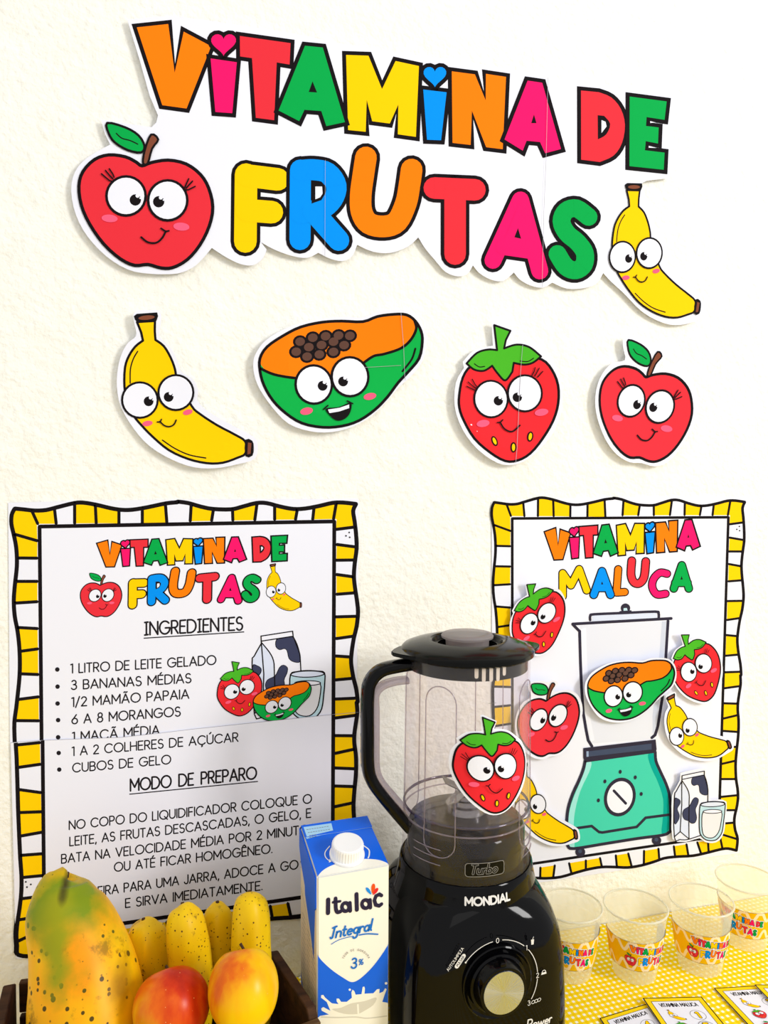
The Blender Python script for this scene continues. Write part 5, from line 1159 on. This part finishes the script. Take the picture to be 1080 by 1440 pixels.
# printed sticker on the crate front (its curved top edge shows at the bottom of the picture)
A_, B_ = Vector((*CR[3], 0)), Vector((*CR[0], 0)); dd = (B_-A_).normalized(); nf = Vector((dd.y, -dd.x, 0))
st_ = Part('round_sticker').fill('paper', disc(0, 0, .034, .030, 0, 28)).fill('black', disc(0, 0, .031, .027, 0, 28)).fill('paper', disc(0, 0, .029, .025, 0, 28))
so = A_+dd*((B_-A_).length-.045)+Vector((0, 0, .066))
build_part(st_, lambda x, y, h=0: so+dd*x+Vector((0, 0, y))+nf*(.008+h), 1, cr, zs=.0002)

# ------------------------------------------------------------------ fruit
def loft_fruit(name, rings_px, m, parent, n=40, lobes=0, amp=0, seedv=0, flat_=1.0):
    """rings_px: (px, py, radius px, t) centre line"""
    cs = [(at_t(x, y, t_), r_*t_/FPX) for x, y, r_, t_ in rings_px]
    pts = [tuple(c)+(r_,) for c, r_ in cs]; pts = catmull(pts, False, 4)
    rings = []; N_ = len(pts)
    for i, p in enumerate(pts):
        c = Vector(p[:3]); a = Vector(pts[max(0, i-1)][:3]); b = Vector(pts[min(N_-1, i+1)][:3]); d = (b-a).normalized()
        s = d.cross(Vector((0, 1, 0))).normalized(); t_ = s.cross(d).normalized(); ring = []
        for j in range(n):
            th = 2*math.pi*j/n; k = 1+amp*math.cos(lobes*th+seedv)+.012*math.sin(3*th+i*.12+seedv)
            ring.append(c+s*(max(p[3], .0004)*k*math.cos(th))+t_*(max(p[3], .0004)*k*math.sin(th)*flat_))
        rings.append(ring)
    return bm_obj(name, loft_bm(rings), m, parent, True)
pp = thing('papaya', 'large ripe yellow-orange papaya with green patch standing in the crate', 'papaya', (-.09, .70, .02))
loft_fruit('papaya_flesh', [(90, 1232, 6, .6995), (89, 1233, 20, .699), (87, 1242, 33, .698), (88, 1260, 43, .6955), (92, 1281, 52, .692), (106, 1318, 61, .688), (117, 1363, 70, .682), (122, 1404, 76, .676), (126, 1445, 79, .670), (126, 1490, 76, .664), (124, 1530, 60, .66), (122, 1556, 38, .656), (121, 1564, 10, .655)], 'papaya_skin', pp, 48, 5, .018, .6)
bm_obj('stem_scar', tube_bm([at_t(92, 1234, .699), at_t(93, 1227, .6995)], .0030, n=8), 'stem', pp, True)
def banana(lbl, ring, seedv, k):
    t = thing('banana', lbl, 'banana', at_t(ring[-1][0], ring[-1][1], ring[-1][3]), 'bananas standing in the crate')
    loft_fruit('peel', ring, 'banana_skin', t, 30, 5, .045, seedv)
    x, y, r_, t_ = ring[0]
    bm_obj('blossom_tip', tube_bm([at_t(x, y+2, t_), at_t(x-.5, y-2.5, t_+.001)], .0024, n=7, taper=[1, .6]), 'stem', t, True)
banana('spotted banana leaning beside the papaya, leftmost of the bananas', [(202, 1293, 5, .730), (203, 1297, 15, .730), (204, 1308, 24, .729), (209, 1328, 27, .729), (219, 1360, 26, .730), (231, 1400, 21, .731), (237, 1430, 17, .731), (239, 1445, 12, .731), (239, 1455, 6, .731)], .3, 0)
banana('spotted banana standing behind the red apple, second from the papaya', [(257, 1271, 5, .715), (258, 1275, 14, .714), (259, 1286, 23, .712), (262, 1308, 27, .71), (267, 1345, 29, .712), (273, 1390, 26, .704), (276, 1430, 22, .700), (276, 1460, 17, .698), (276, 1480, 8, .697)], 1.1, 1)
banana('slimmer banana between two taller ones, third from the papaya', [(306, 1269, 4, .742), (306, 1273, 11, .742), (306, 1283, 18, .741), (307, 1305, 20, .740), (308, 1345, 20, .739), (310, 1390, 19, .738), (311, 1420, 15, .738), (311, 1433, 8, .738)], 2.0, 2)
banana('tallest banana, standing furthest right behind the golden apple', [(351, 1254, 5, .722), (351, 1258, 14, .721), (351, 1268, 22, .719), (352, 1290, 26, .716), (352, 1335, 27.5, .712), (354, 1385, 28, .712), (355, 1430, 25, .712), (353, 1458, 19, .712), (352, 1478, 8, .712)], .7, 3)
def apple(name_lbl, c, r_, m, tilt, grp='apples in the crate', hs=1.0):
    t = thing('apple', name_lbl, 'apple', c, grp); prof_ = []
    for i in range(33):
        ph = math.pi*i/32; rr_ = math.sin(ph); zz = -math.cos(ph)
        x = r_*rr_**.86*(1+.015*zz); z_ = r_*hs*(zz*.93)
        dip = math.exp(-(rr_/.28)**2)
        if zz > 0: z_ -= r_*.22*dip
        else: z_ += r_*.12*dip
        prof_.append((x, z_))
    bm = lathe_bm(prof_, (0, 0, 0), 44)
    for v in bm.verts:
        a = math.atan2(v.co.y, v.co.x); v.co.x *= 1+.01*math.cos(5*a); v.co.y *= 1+.01*math.cos(5*a); v.co.z *= 1+.015*math.cos(2*a+1)
    M = Matrix.Rotation(tilt[1], 4, 'Y') @ Matrix.Rotation(tilt[0], 4, 'X')
    bmesh.ops.transform(bm, matrix=Matrix.Translation(c) @ M, verts=bm.verts)
    bm_obj('apple_flesh', bm, m, t, True)
    b0 = Vector(c)+M.to_3x3() @ Vector((0, 0, r_*.66*hs)); b1 = Vector(c)+M.to_3x3() @ Vector((.001, 0, r_*.88*hs)); b2 = Vector(c)+M.to_3x3() @ Vector((-.002, 0, r_*1.02*hs))
    bm_obj('stem', tube_bm([b0, b1, b2], .0013, n=7), 'stem', t, True)
apple('red-blushed apple at the front of the crate beside the papaya', at_t(241, 1416, .655), .0330, 'apple_red_skin', (R(-48), R(-8)))
apple('golden yellow apple with red streaks at the right of the crate', at_t(342, 1391, .648), .0305, 'apple_gold_skin', (R(-42), R(3)), hs=1.14)

# ------------------------------------------------------------------ plastic cups with printed wrap
CH, CRT, CRB = .0845, .0365, .0245
WRAP = None
def cup(px, py, a_txt, lbl, a_start, a_end, tall=0.0):
    base = on_plane(px, py, (0, 0, 0), Vector((0, 0, 1))); c = Vector((base.x, base.y, 0))
    t = thing('plastic_cup', lbl, 'cup', c, 'clear plastic party cups')
    H = CH; rr_ = lambda z_: CRB+(CRT-CRB)*(z_/H)
    pf = [(0, .0012), (CRB-.003, .0012), (CRB-.0015, .0003), (CRB, .0008)]
    pf += [(rr_(z_), z_) for z_ in (.01, .03, .05, .06)]
    for k in range(5): z_ = .063+k*.0028; pf += [(rr_(z_)+.00035, z_), (rr_(z_+.0014)-.0001, z_+.0014)]
    pf += [(rr_(.08), .08)]
    bm_obj('cup_wall', lathe_bm(pf, c, 56), 'cup_plastic', t, True, 60)
    bm_obj('cup_rim', tube_bm([c+Vector((CRT*math.cos(2*math.pi*i/56), CRT*math.sin(2*math.pi*i/56), .0815)) for i in range(57)], .0011, .0013, n=8), 'cup_rim', t, True)
    Z0, Z1 = .0195, .0555
    # (u, v): u arc length at mid height from the direction facing the camera, v height
    rm = rr_(.037)+.0009
    face = math.atan2(-c.x, c.y)      # direction of the camera seen from the cup, measured from -y towards +x... negative = left
    def surf(u_, v_, h=0):
        a = u_/rm+face; flare = .0025*max(0, (abs(u_/rm)-1.2)); r_ = rr_(v_)+.0009+h+flare
        return Vector((c.x+r_*math.sin(a), c.y-r_*math.cos(a), v_))
    u0_, u1_ = a_start*rm, a_end*rm
    lab = Part('paper_wrap').fill('label_gold', [(u0_, Z0), (u1_, Z0), (u1_, Z1), (u0_, Z1)])
    for row in range(3):
        w_ = []; i = 0; u_ = u0_+.001
        while u_ < u1_-.001:
            w_.append((u_, max(Z0+.0012, min(Z1-.0012, Z0+.005+row*.013+.0065*math.sin(u_*340+row*1.2))))); u_ += .0011
        if row == 1: continue
        lab.stroke('label_cream', w_, .0034, capn=3)
    lab.stroke('black', [(u0_, Z0), (u1_, Z0), (u1_, Z1), (u0_, Z1)], .0003, True, capn=2)
    lo = build_part(lab, surf, 1, t, grid=.003, zs=.00004)
    # the back of the wrap (white paper), seen through the clear wall
    bk = Part('wrap_back').fill('milk_grey', [(u0_, Z0), (u1_, Z0), (u1_, Z1), (u0_, Z1)])
    build_part(bk, lambda a, b, h=0: surf(a, b, -.0005-h), 0, t, grid=.003)
    ca = a_txt*rm
    def TW(x, y): return (ca+(x-540)/850*.060, .0375-(y-225)/850*.066)
    whites = Part('text_halo'); hb = []
    for q in (vitamina()+de()+frutas()): 
        m_, pols = q.el[0]; hb += [grow(pl_[0], 9) for pl_ in pols]
    whites.fills('paper', hb)
    build_part(whites.mapped(TW), surf, 3, t, grid=.006, zs=.00004)
    for q in vitamina()+de()+frutas(): build_part(q.mapped(TW), surf, 5, t, grid=.006, zs=.00004)
    for q in ART['apple']: q = q.mapped(TW); build_part(q, surf, 5, t, grid=.006, zs=.00004)
cup(801, 1366, .10, 'clear cup with VITAMINA DE FRUTAS wrap next to the real blender base', -1.75, 2.1)
cup(892, 1367, .62, 'clear cup second from the blender, wrap end sticking out left', -1.45, 2.3)
cup(984, 1357, .50, 'clear cup in front of the rear cup at the right, third from blender', -1.45, 2.3)
cup(1048, 1323, -.25, 'clear cup furthest right, standing nearest the wall', -1.9, 2.0)

# ------------------------------------------------------------------ game cards lying on the cloth
def card(name_lbl, q, zoff, num, lay):
    """q: four photo corners TL TR BR BL on the cloth"""
    S_ = Plane((0, 0, zoff), Vector((0, 0, 1))); T = homog([(0, 0), (1, 0), (1, 1.4), (0, 1.4)], q)
    t = thing('game_card', name_lbl, 'card', S_(*T(.5, .7)), 'game cards on the cloth')
    paper('card_sheet', [T(0, 0), T(1, 0), T(1, 1.4), T(0, 1.4)], S_, .0003, t)
    b = Part('card_border').fill('black', [(.0, .0), (1, 0), (1, 1.4), (0, 1.4)]).fill('card_yellow', [(.02, .02), (.98, .02), (.98, 1.38), (.02, 1.38)]).fill('black', [(.095, .095), (.905, .095), (.905, 1.305), (.095, 1.305)]).fill('paper', [(.105, .105), (.895, .105), (.895, 1.295), (.105, 1.295)])
    parts = [b, text_part('card_title', 'VITAMINA MALUCA', (.2, .24), (.82, .24), .085, .014)]
    def fr(kind, dst): return [p_.mapped(affine(LM[kind], dst)) for p_ in ART[kind]]
    for i, (kind, n_) in enumerate(num):
        cy_ = .46+.27*i
        c = Part('number_circle').stroke('print_grey', disc(.70, cy_, .12, .115, 0, 24), .008, True)
        wd, ps = GL[n_]
        for q_ in ps: c.stroke('black', [(.70+(u_-wd/2)*.12, cy_+.06-v_*.12) for u_, v_ in q_], .052)
        for q_ in ps: c.stroke('yellow', [(.70+(u_-wd/2)*.12, cy_+.06-v_*.12) for u_, v_ in q_], .034)
        parts.append(c)
        if kind == 'banana': parts += fr('banana', [(.27, cy_), (.33, cy_-.01), (.46, cy_+.09)])
        elif kind == 'straw': parts += fr('straw', [(.29, cy_-.0), (.36, cy_-.01), (.325, cy_+.10)])
        else: parts += fr('apple', [(.29, cy_), (.36, cy_+.005), (.325, cy_+.09)])
    build_fig(parts, S_, t, 1, zs=.00003, T=T)
card('card with circled 4, lower left under the card with circled 1', [(843, 1432), (914, 1410), (972, 1486), (896, 1512)], .0012, [('banana', '4'), ('apple', '2'), ('straw', '1')], 0)
card('card with banana and circled 1, lying over the card beside it', [(903.5, 1403.5), (986.5, 1401.5), (1056, 1486), (962, 1490)], .0042, [('banana', '1'), ('straw', '5'), ('apple', '2')], 1)
card('card with banana above strawberry, near the right cups', [(1003.5, 1389.5), (1080, 1385), (1168, 1462), (1082, 1474)], .0012, [('banana', '3'), ('straw', '2'), ('apple', '4')], 0)
card('card at the far right corner overlapping the card beside it', [(1060.5, 1384.5), (1138, 1385), (1234, 1468), (1146, 1472)], .0042, [('banana', '2'), ('apple', '3'), ('straw', '1')], 1)
